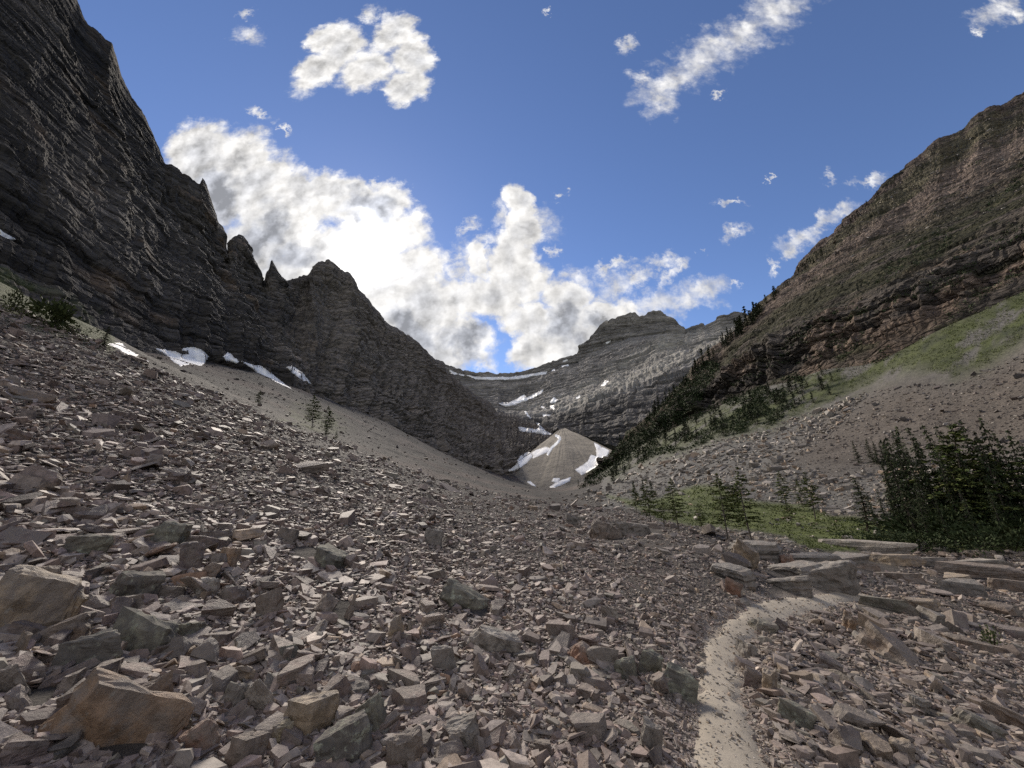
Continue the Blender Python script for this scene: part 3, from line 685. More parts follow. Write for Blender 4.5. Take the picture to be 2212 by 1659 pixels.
# ------------------------------------------------------------------ snow
def snow(poly, label, name='snow_patch', cat='snow patch', mat=None, thick=0.0035, step=1.5, jag=1.6, group='snow patches below the cliffs', col=(0.90, 0.89, 0.88)):
    xs = [p[0] for p in poly]; ys = [p[1] for p in poly]
    gx = np.arange(min(xs) - 3, max(xs) + 3, step); gy = np.arange(min(ys) - 3, max(ys) + 3, step)
    XX, YY = np.meshgrid(gx, gy)
    jx = jag * fbm(np.stack([XX / 7, YY / 5, XX * 0], -1), 3, 7); jy = jag * fbm(np.stack([XX / 7, YY / 5, XX * 0 + 9], -1), 3, 8)
    sd = np.where(in_poly(XX + jx, YY + jy, poly), 1, -1) * poly_dist(XX + jx, YY + jy, poly)
    T = np.full(XX.shape, np.nan); ok = sd > -step * 1.5
    for i, j in zip(*np.nonzero(ok)):
        h = cast(XX[i, j], YY[i, j])
        if h: T[i, j] = h[2]
    lt = np.log(T)
    for _ in range(2):
        pad = np.pad(lt, 1, constant_values=np.nan)
        st = np.stack([pad[a:a + lt.shape[0], b:b + lt.shape[1]] for a in range(3) for b in range(3)])
        with np.errstate(all='ignore'):
            import warnings; warnings.simplefilter('ignore'); mn = np.nanmean(st, 0)
        lt = np.where(np.isnan(lt), lt, np.minimum(lt, mn) * 0.5 + mn * 0.5)
    T = np.exp(lt)
    th = np.clip((sd + step) / 4.0, -0.6, 1.0) * thick
    D = ray(XX, YY); D = D / np.linalg.norm(D, axis=-1)[..., None]
    Pp = EYE + D * (T * (1 - th))[..., None]
    idx = np.full(XX.shape, -1); val = ok & ~np.isnan(T); idx[val] = np.arange(val.sum())
    q = np.stack([idx[:-1, :-1], idx[1:, :-1], idx[1:, 1:], idx[:-1, 1:]], -1).reshape(-1, 4)
    tq = np.stack([lt[:-1, :-1], lt[1:, :-1], lt[1:, 1:], lt[:-1, 1:]], -1).reshape(-1, 4)
    good = (q >= 0).all(1)
    good &= (np.where(good, np.nanmax(np.where(np.isnan(tq), 0, tq), 1) - np.nanmin(np.where(np.isnan(tq), 99, tq), 1), 9) < 0.12)
    if good.sum() == 0: return None
    q = q[good]
    par = np.arange(val.sum())
    for _ in range(400):
        mn_ = par[q].min(1); old = par.copy()
        for c_ in range(4): np.minimum.at(par, q[:, c_], mn_)
        if (old == par).all(): break
    lab_, cnt_ = np.unique(par[q[:, 0]], return_counts=True); q = q[par[q[:, 0]] == lab_[np.argmax(cnt_)]]
    V = Pp[val]
    used = np.unique(q); rm = np.full(len(V), -1); rm[used] = np.arange(len(used))
    V = V[used]; q = rm[q]; sdv = sd[val][used]
    cc = np.empty((len(V), 3)); cc[:] = col
    cc *= (1 + 0.08 * fbm(V / (0.02 * np.mean(T[val])), 3, 9))[:, None]
    if cat == 'snow patch':
        rim = (1 - sstep(sdv, 0, 5.0)) * sstep(fbm(V / (0.012 * np.nanmean(T)), 3, 12), -0.35, 0.4)
        cc = mixc(cc, (0.45, 0.41, 0.36), 0.6 * rim)
    org = V.mean(0)
    o = mesh_np(name, V - org, q, mat or M_SNOW, cc, smooth=True); o.location = org
    return tag(o, label, cat, group)
SN = [
 (2, [(640,620),(700,610),(730,620),(745,645),(815,680),(800,688),(740,668),(690,638)], 'short wedge of snow left of the big scooped patch under the dark wall'),
 (2, [(925,645),(990,655),(1040,665),(1090,682),(1122,675),(1115,658),(1080,652),(1090,640),(1150,640),(1190,650),(1235,690),(1205,735),(1180,745),(1120,735),(1070,748),(1020,715),(1000,690),(960,665)], 'largest scooped snow patch at the foot of the dark wall'),
 (2, [(1325,690),(1350,668),(1375,685),(1390,705),(1415,720),(1400,730),(1370,718),(1335,708)], 'small blunt snow patch below the rock pinnacles'),
 (2, [(1432,720),(1500,743),(1545,750),(1600,788),(1660,835),(1725,884),(1690,872),(1600,817),(1530,787),(1480,752)], 'long thin snow streak running down the brown scree below the pinnacles'),
 (2, [(1700,755),(1745,753),(1790,788),(1838,847),(1800,834),(1740,792)], 'slanting snow strip below the rounded rock peak'),
 (2, [(845,708),(858,706),(876,724),(866,726)], 'tiny fleck of snow between two patches under the dark wall'),
 (1, [(0,1362),(30,1385),(92,1418),(60,1418),(0,1394)], 'snow sliver on a ledge of the dark wall at the picture edge'),
 (3, [(770,772),(815,795),(800,798),(768,780)], 'small snow bar at the left start of the ridge snow band'),
 (3, [(822,793),(852,800),(850,806),(824,799)], 'tiny snow dash beside the long ridge band'),
 (3, [(870,803),(930,812),(1000,816),(1060,813),(1130,813),(1200,803),(1260,793),(1345,780),(1338,794),(1250,808),(1180,822),(1100,827),(1000,827),(920,824)], 'long curved snow band just under the headwall ridge'),
 (3, [(1060,968),(1120,965),(1170,940),(1210,918),(1225,935),(1280,908),(1322,888),(1312,907),(1250,942),(1200,960),(1150,977),(1098,988)], 'stepped snow field on the shelf below the headwall'),
 (3, [(1363,957),(1385,933),(1412,950),(1390,967),(1368,965)], 'upper of two small snow spots right of the shelf snow field'),
 (3, [(1363,985),(1390,980),(1387,1002),(1368,997)], 'lower of two small snow spots right of the shelf snow field'),
 (3, [(1310,988),(1325,988),(1338,1002),(1320,1000)], 'faint snow spot below the shelf snow field'),
 (3, [(1663,867),(1690,833),(1712,840),(1690,860)], 'snow spot high on the headwall right flank'),
 (3, [(1518,932),(1540,920),(1540,935),(1522,940)], 'tiny snow spot on the right flank ledge'),
 (3, [(1320,1036),(1367,1035),(1355,1044),(1325,1043)], 'small snow bar on the lip above the waterfall cliff'),
 (3, [(1375,770),(1390,767),(1392,773),(1376,776)], 'snow fleck at the right end of the ridge band'),
 (3, [(1433,748),(1470,738),(1474,745),(1437,754)], 'snow dash on the ridge towards the summit'),
 (3, [(1440,717),(1465,708),(1466,715),(1442,723)], 'upper snow dash on the ridge towards the summit'),
 (3, [(1696,608),(1722,596),(1720,604),(1700,614)], 'snow dash on the flank just below the summit'),
 (3, [(1178,1108),(1230,1116),(1280,1123),(1300,1113),(1330,1128),(1374,1152),(1330,1152),(1270,1140),(1183,1132)], 'snow strip on the cliff ledge left of the waterfall'),
 (3, [(1115,1367),(1160,1333),(1183,1283),(1230,1258),(1255,1260),(1255,1287),(1225,1322),(1170,1357),(1125,1372)], 'lower snow patch along the left edge of the gravel cone'),
 (3, [(1258,1256),(1300,1238),(1345,1226),(1366,1240),(1340,1260),(1290,1282),(1264,1294)], 'upper snow patch along the left edge of the gravel cone'),
 (3, [(1625,1203),(1660,1193),(1672,1215),(1652,1238),(1690,1223),(1720,1240),(1700,1290),(1640,1340),(1550,1392),(1512,1362),(1540,1345),(1590,1310),(1605,1275),(1640,1285),(1638,1240)], 'large snow patch along the right edge of the gravel cone'),
 (3, [(1363,1462),(1400,1440),(1373,1430),(1385,1413),(1420,1413),(1417,1428),(1487,1406),(1477,1427),(1430,1452),(1380,1469)], 'snow patch at the foot of the gravel cone'),
 (3, [(1228,1434),(1245,1430),(1278,1460),(1255,1454)], 'small snow streak left of the cone foot'),
]
for k, poly, lab in SN:
    snow(Zm(k, poly), lab, jag=1.0 if k == 3 else 1.8, step=0.9 if k == 3 else 1.4)
for poly, lab in [([(1283,1085),(1292,1083),(1310,1105),(1335,1130),(1326,1132),(1302,1110)], 'upper thin white cascade on the dark headwall cliff'),
                  ([(1396,1153),(1424,1165),(1429,1182),(1411,1207),(1377,1237),(1352,1277),(1344,1270),(1364,1230),(1399,1200),(1415,1178),(1394,1164)], 'thin white cascade beside the gravel cone apex'),
                  ([(1212,1016),(1222,1018),(1240,1045),(1252,1055),(1246,1058),(1228,1040)], 'small cascade falling from the shelf lip')]:
    snow(Zm(3, poly), lab, 'waterfall', 'waterfall', M_WATER, step=0.8, jag=0.8, group='cascades on the headwall', col=(0.62, 0.64, 0.67))

# ------------------------------------------------------------------ rocks
def hull(points):
    bm = bmesh.new()
    for p in points: bm.verts.new(p)
    r = bmesh.ops.convex_hull(bm, input=bm.verts)
    bmesh.ops.delete(bm, geom=[v for v in bm.verts if not v.link_faces], context='VERTS')
    return bm
def shard_points(rg, thick, n=7):
    a = np.sort(rg.uniform(0, 2 * math.pi, n)) + 0
    r = rg.uniform(0.72, 1.0, n); el = rg.uniform(0.6, 1.0)
    tilt = rg.normal(0, 0.12, 2); sh = rg.uniform(0.7, 0.98)
    top = np.stack([np.cos(a) * r, np.sin(a) * r * el], -1)
    bot = top * rg.uniform(0.72, 1.05) + rg.normal(0, 0.06, (n, 2)); top2 = top * sh + rg.normal(0, 0.08, 2)
    P = [(*p, thick * (1 + p @ tilt * 2 + rg.normal(0, 0.06))) for p in top2] + [(*p, -thick * (1 + rg.normal(0, 0.1))) for p in bot]
    for k in range(2): P.append((*(top[rg.integers(n)] * rg.uniform(1.0, 1.1)), rg.uniform(-0.4, 0.4) * thick))
    return np.array(P)
def bm_np(bm, tri=True):
    if tri: bmesh.ops.triangulate(bm, faces=bm.faces)
    bm.verts.ensure_lookup_table(); bm.verts.index_update()
    V = np.array([v.co[:] for v in bm.verts]); Fa = np.array([[v.index for v in f.verts] for f in bm.faces]); bm.free()
    return V, Fa
PROTO = []
for k in range(48):
    rg = np.random.default_rng(100 + k)
    th = rg.choice([0.09, 0.15, 0.23, 0.36, 0.5], p=[.25, .28, .24, .14, .09])
    PROTO.append(bm_np(hull(shard_points(rg, th, int(rg.integers(5, 9))))))
LOWP = []
for k in range(24):
    rg = np.random.default_rng(300 + k)
    LOWP.append(bm_np(hull(shard_points(rg, rg.choice([0.15, 0.25, 0.4, 0.6]), int(rg.integers(4, 6))))))
PAL = np.array([(.200,.170,.155),(.225,.197,.182),(.160,.138,.126),(.250,.232,.215),(.205,.195,.180),(.185,.182,.160),(.310,.262,.205),(.230,.165,.120),(.370,.340,.305),(.115,.104,.096),(.255,.212,.195),(.290,.268,.245)])
PAL = PAL * np.array([1.06, .95, .88])
PAL_P = np.array([.17,.15,.12,.12,.11,.06,.04,.015,.06,.06,.06,.05]); PAL_P /= PAL_P.sum()
PAL_GREY = np.array([(.22,.205,.19),(.18,.172,.16),(.27,.25,.23),(.14,.13,.12),(.24,.19,.15),(.32,.30,.28)]) * np.array([1.12, 1.05, .96])
PAL_PINK = np.array([(.13,.10,.085),(.11,.087,.075),(.155,.127,.108),(.10,.087,.077),(.24,.215,.19)])

def rot_align(nrm, spin, tilt, rg):
    n = len(spin)
    z = nrm + rg.normal(0, 1, (n, 3)) * tilt[:, None]; z /= np.linalg.norm(z, axis=1)[:, None]
    a = np.stack([np.cos(spin), np.sin(spin), np.zeros(n)], -1)
    x = a - z * np.sum(a * z, 1)[:, None]; x /= np.linalg.norm(x, axis=1)[:, None]
    y = np.cross(z, x)
    return np.stack([x, y, z], -1)
def merge(protos, which, Rm, scale, pos, col, name, mat, label, cat, kind='stuff'):
    Vs, Fs, Cs = [], [], []; base = 0
    for k, (V, Fa) in enumerate(protos):
        sel = np.nonzero(which == k)[0]
        if not len(sel): continue
        W = np.einsum('nij,nvj->nvi', Rm[sel], V[None] * scale[sel][:, None, :]) + pos[sel][:, None]
        Vs.append(W.reshape(-1, 3)); nvv = len(V)
        Fs.append((Fa[None] + (base + np.arange(len(sel)) * nvv)[:, None, None]).reshape(-1, 3))
        Cs.append(np.repeat(col[sel], nvv, 0)); base += nvv * len(sel)
    o = mesh_np(name, np.concatenate(Vs), np.concatenate(Fs), mat, np.concatenate(Cs)); return tag(o, label, cat, kind=kind)

def sample(n, box, test, rg, bvh=('ground',)):
    P, Nn, px_, py_ = [], [], [], []
    px = rg.uniform(box[0], box[2], n); py = rg.uniform(box[1], box[3], n)
    k = test(px, py); px, py = px[k], py[k]
    for a, b in zip(px, py):
        h = cast(a, b, bvh)
        if h: P.append(h[0][:]); Nn.append(h[1][:]); px_.append(a); py_.append(b)
    return np.array(P), np.array(Nn), np.array(px_), np.array(py_)

crest = lambda x: np.interp(x, *CREST)
HEROES = [
 (5,240,890,520,330,4,'tan','big tan topped boulder cut by the left picture edge',.6,0),(5,755,1030,430,230,14,'green','rounded lichen covered boulder right of the big tan topped one',.2,1),(5,490,1110,290,190,-8,'dark','dark mossy boulder below the lichen covered one',.2,1),
 (5,620,1600,640,430,38,'orange','large orange brown block with a pale slanting top edge',.4,0),(5,1840,1470,340,180,8,'tan','cracked tan boulder above the dark flat topped block',.6,0),
 (6,140,1660,340,190,-4,'dark','dark flat topped mossy block at the bottom of the picture',.3,1),(5,1160,1590,230,150,-12,'rust','red brown stone near the bottom with smooth faces',.2,0),
 (5,910,1330,240,180,-20,'brown','upright brown slab leaning above a smooth grey one',.5,0),(5,980,1420,230,110,-6,'grey','smooth grey slab lying in front of an upright brown one',.2,0),
 (5,1375,1170,220,75,0,'tan','thin oval tan slab lying flat among dark stones',.3,0),(5,815,660,280,150,10,'dark','square dark block with brown lichen spots',.3,1),
 (5,1105,500,150,160,0,'purple','five sided smooth purple grey block',.1,0),(5,1010,350,250,140,12,'green','pale green grey block wedged high in the scree',.4,1),
 (5,510,415,230,125,-2,'olive','olive grey block resting on thin dark slabs',.5,1),(5,280,570,135,90,0,'tan','small squared tan block above the big tan topped boulder',.2,0),
 (5,1900,470,380,120,16,'green','broad flat lichen grey slab on the mid slope',.3,1),(5,1345,470,130,115,10,'orange','small orange block with a white top face',.2,0),
 (5,1255,560,145,115,20,'brown','rusty brown stone below the orange and white block',.3,0),(5,1225,650,125,105,0,'pale','pale cracked stone with a rounded top',.4,0),
 (5,1665,1530,130,105,6,'yellow','little yellowish knobbly stone',.3,0),(5,1590,770,170,140,-10,'brown','brown block with a thin cap stone',.5,0),
 (6,120,810,200,180,10,'brown','brown pointed block on the middle slope',.3,0),(5,1520,1350,130,190,-25,'pale','whitish grey upright wedge',.5,0),
 (5,1380,1330,180,140,20,'grey','grey white stone with mossy dark side',.3,1),(5,1090,945,220,125,8,'green','mossy green stone right of the lichen boulder',.3,1),
 (5,1690,1045,150,85,-5,'green','low mossy grey stone in the middle of small shards',.3,1),(5,60,1240,180,180,-25,'grey','grey green slab stacked at the left picture edge',.4,0),
 (5,240,1310,270,170,-28,'purple','broad purple grey slab beside the orange brown block',.4,0),(5,320,950,330,120,-6,'brown','flat brown slab below the big tan topped boulder',.6,0),
 (5,90,1680,260,140,12,'purple','pale purple slab in the bottom left corner',.4,0),(5,1450,1680,240,170,14,'brown','brown fluted block at the bottom edge',.5,0),
 (6,860,725,340,120,30,'olive','long dark green edged slab slanting down the middle slope',.5,1),(6,1040,975,310,110,27,'pale','long pale grey slab lying down the slope',.5,0),
 (6,445,905,95,115,0,'tan','small tan cube standing on the slope',.2,0),(6,850,1560,220,130,-10,'grey','grey layered block with stones on it near the bottom',.7,0),
 (6,1140,1600,240,90,58,'purple','smooth purple plank of rock pointing down the slope',.2,0),(6,300,1480,190,180,-15,'green','dark mossy pyramid shaped boulder',.2,1),
 (6,490,1680,230,170,6,'brown','broad brown boulder at the bottom edge left of the path',.3,0),(6,1590,1065,230,90,28,'rust','reddish brown slab split in two pieces',.5,0),
 (6,1970,1115,200,140,25,'olive','olive grey slab above the bend of the path',.4,1),(6,1820,1145,140,110,5,'green','mossy pale block below an olive slab',.3,1),
 (6,1740,800,140,80,8,'pale','pale tan stone on the slope above the path',.3,0),(6,1700,310,230,90,24,'brown','large brown wedge boulder at the far crest before the trees',.4,0),
 (6,1905,285,270,65,6,'grey','low grey bedrock hump next to the brown wedge boulder',.4,0),(6,1490,225,85,55,0,'dark','small dark triangular boulder on the far crest',.2,0),
 (6,680,345,120,95,10,'grey','grey pyramid stone far up the slope',.3,0),(6,730,1090,135,130,-15,'grey','grey streaked block on the middle slope',.6,0),
 (6,1970,1560,180,160,18,'grey','large grey brown block left of the lower path',.4,0),(7,485,470,160,140,22,'tan','tan wedge shaped boulder sitting on the grey outcrop',.4,0),
 (7,730,465,115,60,6,'rust','dark red stone right of the tan wedge boulder',.3,0),(7,420,640,130,85,20,'rust','bright rust red stone beside the bend of the path',.3,0),
 (7,1300,1010,350,130,36,'brown','long layered rusty brown slab right of the path',.9,0),(7,1120,850,110,80,20,'orange','orange stone at the upper end of the long rusty slab',.3,0),
 (7,1590,385,140,65,14,'grey','grey boulder at the edge of the grass under the dark trees',.3,1),(7,1715,342,70,38,0,'grey','small grey boulder on the grass under the dark trees',.2,0),
 (7,600,865,160,65,10,'olive','olive slab on the inner side of the path bend',.3,0),(7,690,850,85,70,25,'purple','purple stone next to the olive slab at the bend',.3,0),
 (7,655,1240,125,120,6,'tan','tan block standing right beside the path',.4,0),(7,540,1195,140,105,30,'purple','grey purple block leaning on the tan one by the path',.4,0),
 (7,485,1005,145,80,20,'grey','grey layered block on the right edge of the path',.6,0),(7,130,1275,270,145,18,'green','greenish grey boulder on the left edge of the path',.4,1),
 (7,800,1430,230,110,24,'olive','olive slab right of the lower path',.3,1),(7,1420,1620,170,90,8,'tan','tan stone at the bottom right of the path',.4,0),
 (7,235,1112,85,38,6,'grey','flat stone lying on the path itself',.3,0),(7,1090,1590,140,60,20,'brown','thin brown slab low on the right bank',.4,0),
 (7,1870,1480,230,100,14,'olive','olive tinted slab on the lower right bank',.5,0),(7,2050,1420,180,90,16,'brown','brown slab by the right picture edge',.5,0),(7,1560,1360,150,80,18,'grey','grey slab in the middle of the right bank',.5,0),
 (7,1000,1090,150,60,30,'purple','purple slab below the long rusty one',.5,0),(7,1180,1390,180,80,20,'pale','pale slab low on the right bank',.4,0),
]
LEDGES = [(1150,385,520,55,-3,'pale','long pale ledge along the edge of the grass'),(1090,460,250,50,-2,'grey','grey ledge behind the outcrop'),(1350,462,320,58,-4,'tan','tan ledge with dark vertical cracks'),(1250,505,300,45,-3,'brown','brown ledge one step below the tan one'),
 (1900,545,400,75,2,'brown','long brown ledge in the middle of the right bank'),(1840,470,300,40,-4,'pale','pale thin ledge near the grass'),(1780,640,270,75,4,'grey','rounded grey ledge on the right bank'),(2090,620,240,60,6,'brown','brown ledge cut by the right picture edge'),
 (1535,725,180,55,-2,'tan','pink tan flat slab below the ledges'),(1290,735,340,60,6,'olive','low olive slab beyond the path end'),(1600,470,170,50,-4,'grey','short grey ledge left of a pale one'),(1985,455,130,45,2,'pale','pale block on the ledges at the far right'),
 (1560,785,190,65,24,'grey','grey slab tilted below the ledges'),(1670,400,140,40,0,'grey','low grey block under the grey boulder'),(1930,420,260,40,-2,'brown','brown ledge under the dark trees'),(1420,560,260,45,0,'brown','thin brown ledge in the middle of the flat stones'),(1700,560,220,40,-3,'tan','thin tan ledge between brown ones'),
 (2040,760,220,50,8,'brown','low brown slab at the right picture edge'),(2050,880,240,50,10,'purple','purple slab at the right picture edge'),(1850,960,300,45,10,'brown','thin streaked slab on the dusty right bank')]
OUTCROP = [(980,620,340,150,-4,'tall steep face of the grey outcrop above the path end'),(760,640,300,90,-8,'lower shelf of the grey outcrop beside the path'),(760,540,320,70,-6,'middle shelf of the grey outcrop beside the path'),(560,420,320,90,3,'upper hump of the grey outcrop under two larches'),(930,480,300,70,-3,'top shelf of the grey outcrop before the ledges'),(420,560,260,80,8,'left shoulder of the grey outcrop above the scree')]
# ground under the big rocks is kept clear of loose stones
HP = [(*Zm(q[0], [(q[1], q[2] - q[4] * .45)])[0], q[3] * .3646 * .45, q[4] * .3646 * .38, q[5]) for q in HEROES] + [(*Zm(7, [(q[0], q[1] - q[3] * .45)])[0], q[2] * .3646 * .46, q[3] * .3646 * .5, q[4]) for q in LEDGES + OUTCROP]
def free(px, py):
    k = np.ones(len(px), bool)
    for (x, y, a, b, rt) in HP:
        c_, s_ = math.cos(math.radians(rt)), math.sin(math.radians(rt)); dx, dy = px - x, py - y
        k &= (np.abs((dx * c_ + dy * s_) / a) ** 3 + np.abs((-dx * s_ + dy * c_) / b) ** 3) > 1
    return k
rgs = np.random.default_rng(55)
def scree_test(px, py):
    below = py > np.where(px < 1300, crest(px) - 3, np.interp(px, [1300, 1450, 1560, 1700, 1760, 1900, 2212, 2700], [1096, 1122, 1145, 1175, 1190, 1195, 1192, 1180]))
    return below
INDIV = []
def scatter_main(n, lo, hi, protos, box, dens_keep=None, mn=0.02, mx=0.9, tilt=0.35, band=False):
    P, Nn, px, py = sample(n, box, (lambda a, b: scree_test(a, b) & (b < crest(a) + 270) & (a < 1350)) if band else scree_test, rgs)
    D = (P - EYE) @ FWD
    # apparent size falls from the foot of the picture to the crest
    t = np.clip((py - np.where(px < 1300, crest(px), 1180)) / 700, 0, 1) ** 0.7
    spx = (2.5 + 4.5 * t ** 1.35) * np.exp(rgs.normal(0, 0.58, len(P))) * rgs.choice([1, 1, 1, 1, 1, 1, 1, 2.2], len(P))
    spx = np.clip(spx * np.exp(0.55 * fbm(np.stack([P[:, 0] / 3.2, P[:, 1] / 1.1, P[:, 0] * 0], -1), 3, 401)), lo, hi)
    size = np.clip(spx * D / F, mn, mx)
    td = trail_dist(P[:, 0], P[:, 1])
    keep = td > 0.17 + size * 0.75 + rgs.uniform(0, 0.10, len(P))
    keep |= (size < 0.035) & (td > 0.17 + rgs.exponential(0.04, len(P)))
    md_ = in_poly(px, py, MEADOW) & (rgs.random(len(P)) < 0.9)
    keep &= ~md_ & free(px, py)
    P, Nn, px, py, size, D = P[keep], Nn[keep], px[keep], py[keep], size[keep], D[keep]
    n = len(P)
    spin = rgs.uniform(0, 2 * math.pi, n); Rm = rot_align(Nn * 0.6 + np.array([0, 0, 0.4]), spin, np.abs(rgs.normal(0, tilt, n)), rgs)
    sc = size[:, None] * np.stack([rgs.uniform(0.75, 1.35, n), rgs.uniform(0.6, 1.0, n), rgs.uniform(0.42, 1.05, n)], -1)
    pos = P + Nn * (size * rgs.uniform(-0.05, 0.35, n))[:, None]
    ci = rgs.choice(len(PAL), n, p=PAL_P)
    col = PAL[ci] * rgs.uniform(0.75, 1.25, n)[:, None]
    grey = sstep(px, 1250, 1600) * 0.5 + sstep(300 - (py - crest(np.minimum(px, 1290))), 0, 260) * 0.25
    col = col * (1 - grey[:, None] * 0.6) + (PAL_GREY[rgs.integers(0, len(PAL_GREY), n)] * 0.85) * grey[:, None] * 0.6
    return P, Rm, sc, pos, col, rgs.integers(0, len(protos), n), size, D, px, py
r_ = scatter_main(200000, 1.6, 46, PROTO, (-350, 640, 2560, 1900))
# the largest-looking ones become things of their own, the rest is one mass
app = r_[6] * F / r_[7]
inside = (r_[8] > 5) & (r_[8] < 2207) & (r_[9] < 1650)
order = np.argsort(-(app * inside)); ind = order[:215]; rest = np.setdiff1d(np.arange(len(app)), ind)
merge(PROTO, r_[5][rest], r_[1][rest], r_[2][rest], r_[3][rest], r_[4][rest], 'scree', M_SCREE, 'loose angular stones covering the slope on both sides of the path', 'scree')
INDIV = [(r_[5][i], r_[1][i], r_[2][i], r_[3][i], r_[4][i]) for i in ind]
rb_ = scatter_main(60000, 1.5, 9, LOWP, (-350, 640, 1350, 1360), band=True)
merge(LOWP, rb_[5], rb_[1], rb_[2], rb_[3], rb_[4], 'scree', M_SCREE, 'small stones packed on the upper part of the scree slope', 'scree')
# gravel filling the gaps, and the fringes of the path
def gravel_test(px, py): return scree_test(px, py) & (py > 1080)
P, Nn, px, py = sample(85000, (-300, 1080, 2500, 1850), gravel_test, rgs)
D = (P - EYE) @ FWD; spx = np.clip(2.6 * np.exp(rgs.normal(0, 0.5, len(P))), 1.3, 9); size = np.clip(spx * D / F, 0.006, 0.12)
td = trail_dist(P[:, 0], P[:, 1]); kk = (td > 0.16 + rgs.exponential(0.05, len(P))) & ~in_poly(px, py, MEADOW) & free(px, py)
P, Nn, size = P[kk], Nn[kk], size[kk]; n = len(P)
merge(LOWP, rgs.integers(0, len(LOWP), n), rot_align(Nn, rgs.uniform(0, 6.28, n), np.abs(rgs.normal(0, 0.5, n)), rgs), size[:, None] * np.stack([np.ones(n), rgs.uniform(.6, 1, n), rgs.uniform(.5, 1.2, n)], -1), P + Nn * size[:, None] * 0.2,
      PAL[rgs.choice(len(PAL), n, p=PAL_P)] * rgs.uniform(.8, 1.3, n)[:, None], 'gravel', M_SCREE, 'small gravel between the stones and along the path edges', 'gravel')
n_ = 1500
k = (rgs.random(n_) ** 1.6 * 150).astype(int); oo = np.where(rgs.random(n_) < .6, rgs.normal(0, 0.1, n_), rgs.choice([-1, 1], n_) * rgs.normal(.2, .06, n_))
px_, py_ = TL[k + 1, 0] + tn[k + 1, 0] * oo, TL[k + 1, 1] + tn[k + 1, 1] * oo
px_ += rgs.normal(0, .05, n_); py_ += rgs.normal(0, .05, n_)
P = np.stack([px_, py_, ground(px_, py_) + 0.038], -1); size = np.clip(0.006 * np.exp(rgs.normal(0, .5, n_)) * (1 + k / 70), .003, .03)
merge(LOWP, rgs.integers(0, len(LOWP), n_), rot_align(np.tile([0, 0, 1.], (n_, 1)), rgs.uniform(0, 6.28, n_), np.abs(rgs.normal(0, .4, n_)), rgs), size[:, None] * np.array([1, .8, .8]), P, PAL_GREY[rgs.integers(0, 6, n_)] * rgs.uniform(.8, 1.4, n_)[:, None], 'path_gravel', M_SCREE, 'fine pebbles lying on the dusty path', 'gravel')
# far stones: brown talus, grey boulder field, pink talus
def far_stones(n, box, poly, spx, sig, pal, name, label, avoid=None, mul=1.0, bvh=('ground',)):
    P, Nn, px, py = sample(n, box, lambda a, b: in_poly(a, b, poly), rgs, bvh)
    if avoid: 
        kk = ~in_poly(px, py, avoid) | (rgs.random(len(px)) < 0.06); P, Nn = P[kk], Nn[kk]
    D = (P - EYE) @ FWD; n = len(P); size = np.clip(spx * np.exp(rgs.normal(0, sig, n)), 0.8, 22) * D / F * 0.6
    merge(LOWP, rgs.integers(0, len(LOWP), n), rot_align(Nn * .5 + np.array([0, 0, .5]), rgs.uniform(0, 6.28, n), np.abs(rgs.normal(0, .35, n)), rgs), size[:, None] * np.stack([rgs.uniform(.9, 1.5, n), rgs.uniform(.6, 1, n), rgs.uniform(.5, 1.1, n)], -1), P + Nn * size[:, None] * .15,
          pal[rgs.integers(0, len(pal), n)] * rgs.uniform(.75, 1.25, n)[:, None] * mul, name, M_SCREE, label, 'stones')
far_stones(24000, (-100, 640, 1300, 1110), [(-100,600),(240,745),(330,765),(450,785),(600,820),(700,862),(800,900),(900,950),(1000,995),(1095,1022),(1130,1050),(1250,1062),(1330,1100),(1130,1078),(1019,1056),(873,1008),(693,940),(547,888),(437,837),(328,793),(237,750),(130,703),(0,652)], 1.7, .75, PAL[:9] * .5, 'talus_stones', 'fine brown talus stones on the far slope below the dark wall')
BF = [(1330,1040),(1420,990),(1470,980),(1560,948),(1660,930),(1700,908),(1780,880),(1880,850),(1800,930),(1720,1000),(1800,1030),(1950,1010),(2100,1000),(2300,980),(2300,1180),(1900,1180),(1760,1190),(1600,1160),(1480,1140),(1300,1100),(1240,1072)]
far_stones(30000, (1230, 840, 2300, 1200), BF, 4.4, .65, PAL_GREY, 'boulder_field', 'pale grey broken stones spread below the mountainside', avoid=MEADOW)
far_stones(16000, (1600, 690, 2400, 1080), [(1700,1000),(1760,930),(1860,850),(1960,830),(2060,830),(2300,720),(2300,1020),(2100,1010),(1900,1020),(1780,1035)], 2.6, .6, PAL_PINK, 'pink_talus', 'pinkish talus stones on the open slope below the cliff band')

far_stones(9000, (1500, 150, 2300, 620), [(1500,800),(1620,690),(1700,602),(1800,510),(1870,440),(2080,280),(2212,197),(2300,150),(2300,420),(2100,470),(1900,560),(1750,660),(1600,760)], 1.9, .6, PAL_PINK, 'slope_stones', 'loose stones on the high slope of the mountainside', bvh=('mountainside',))

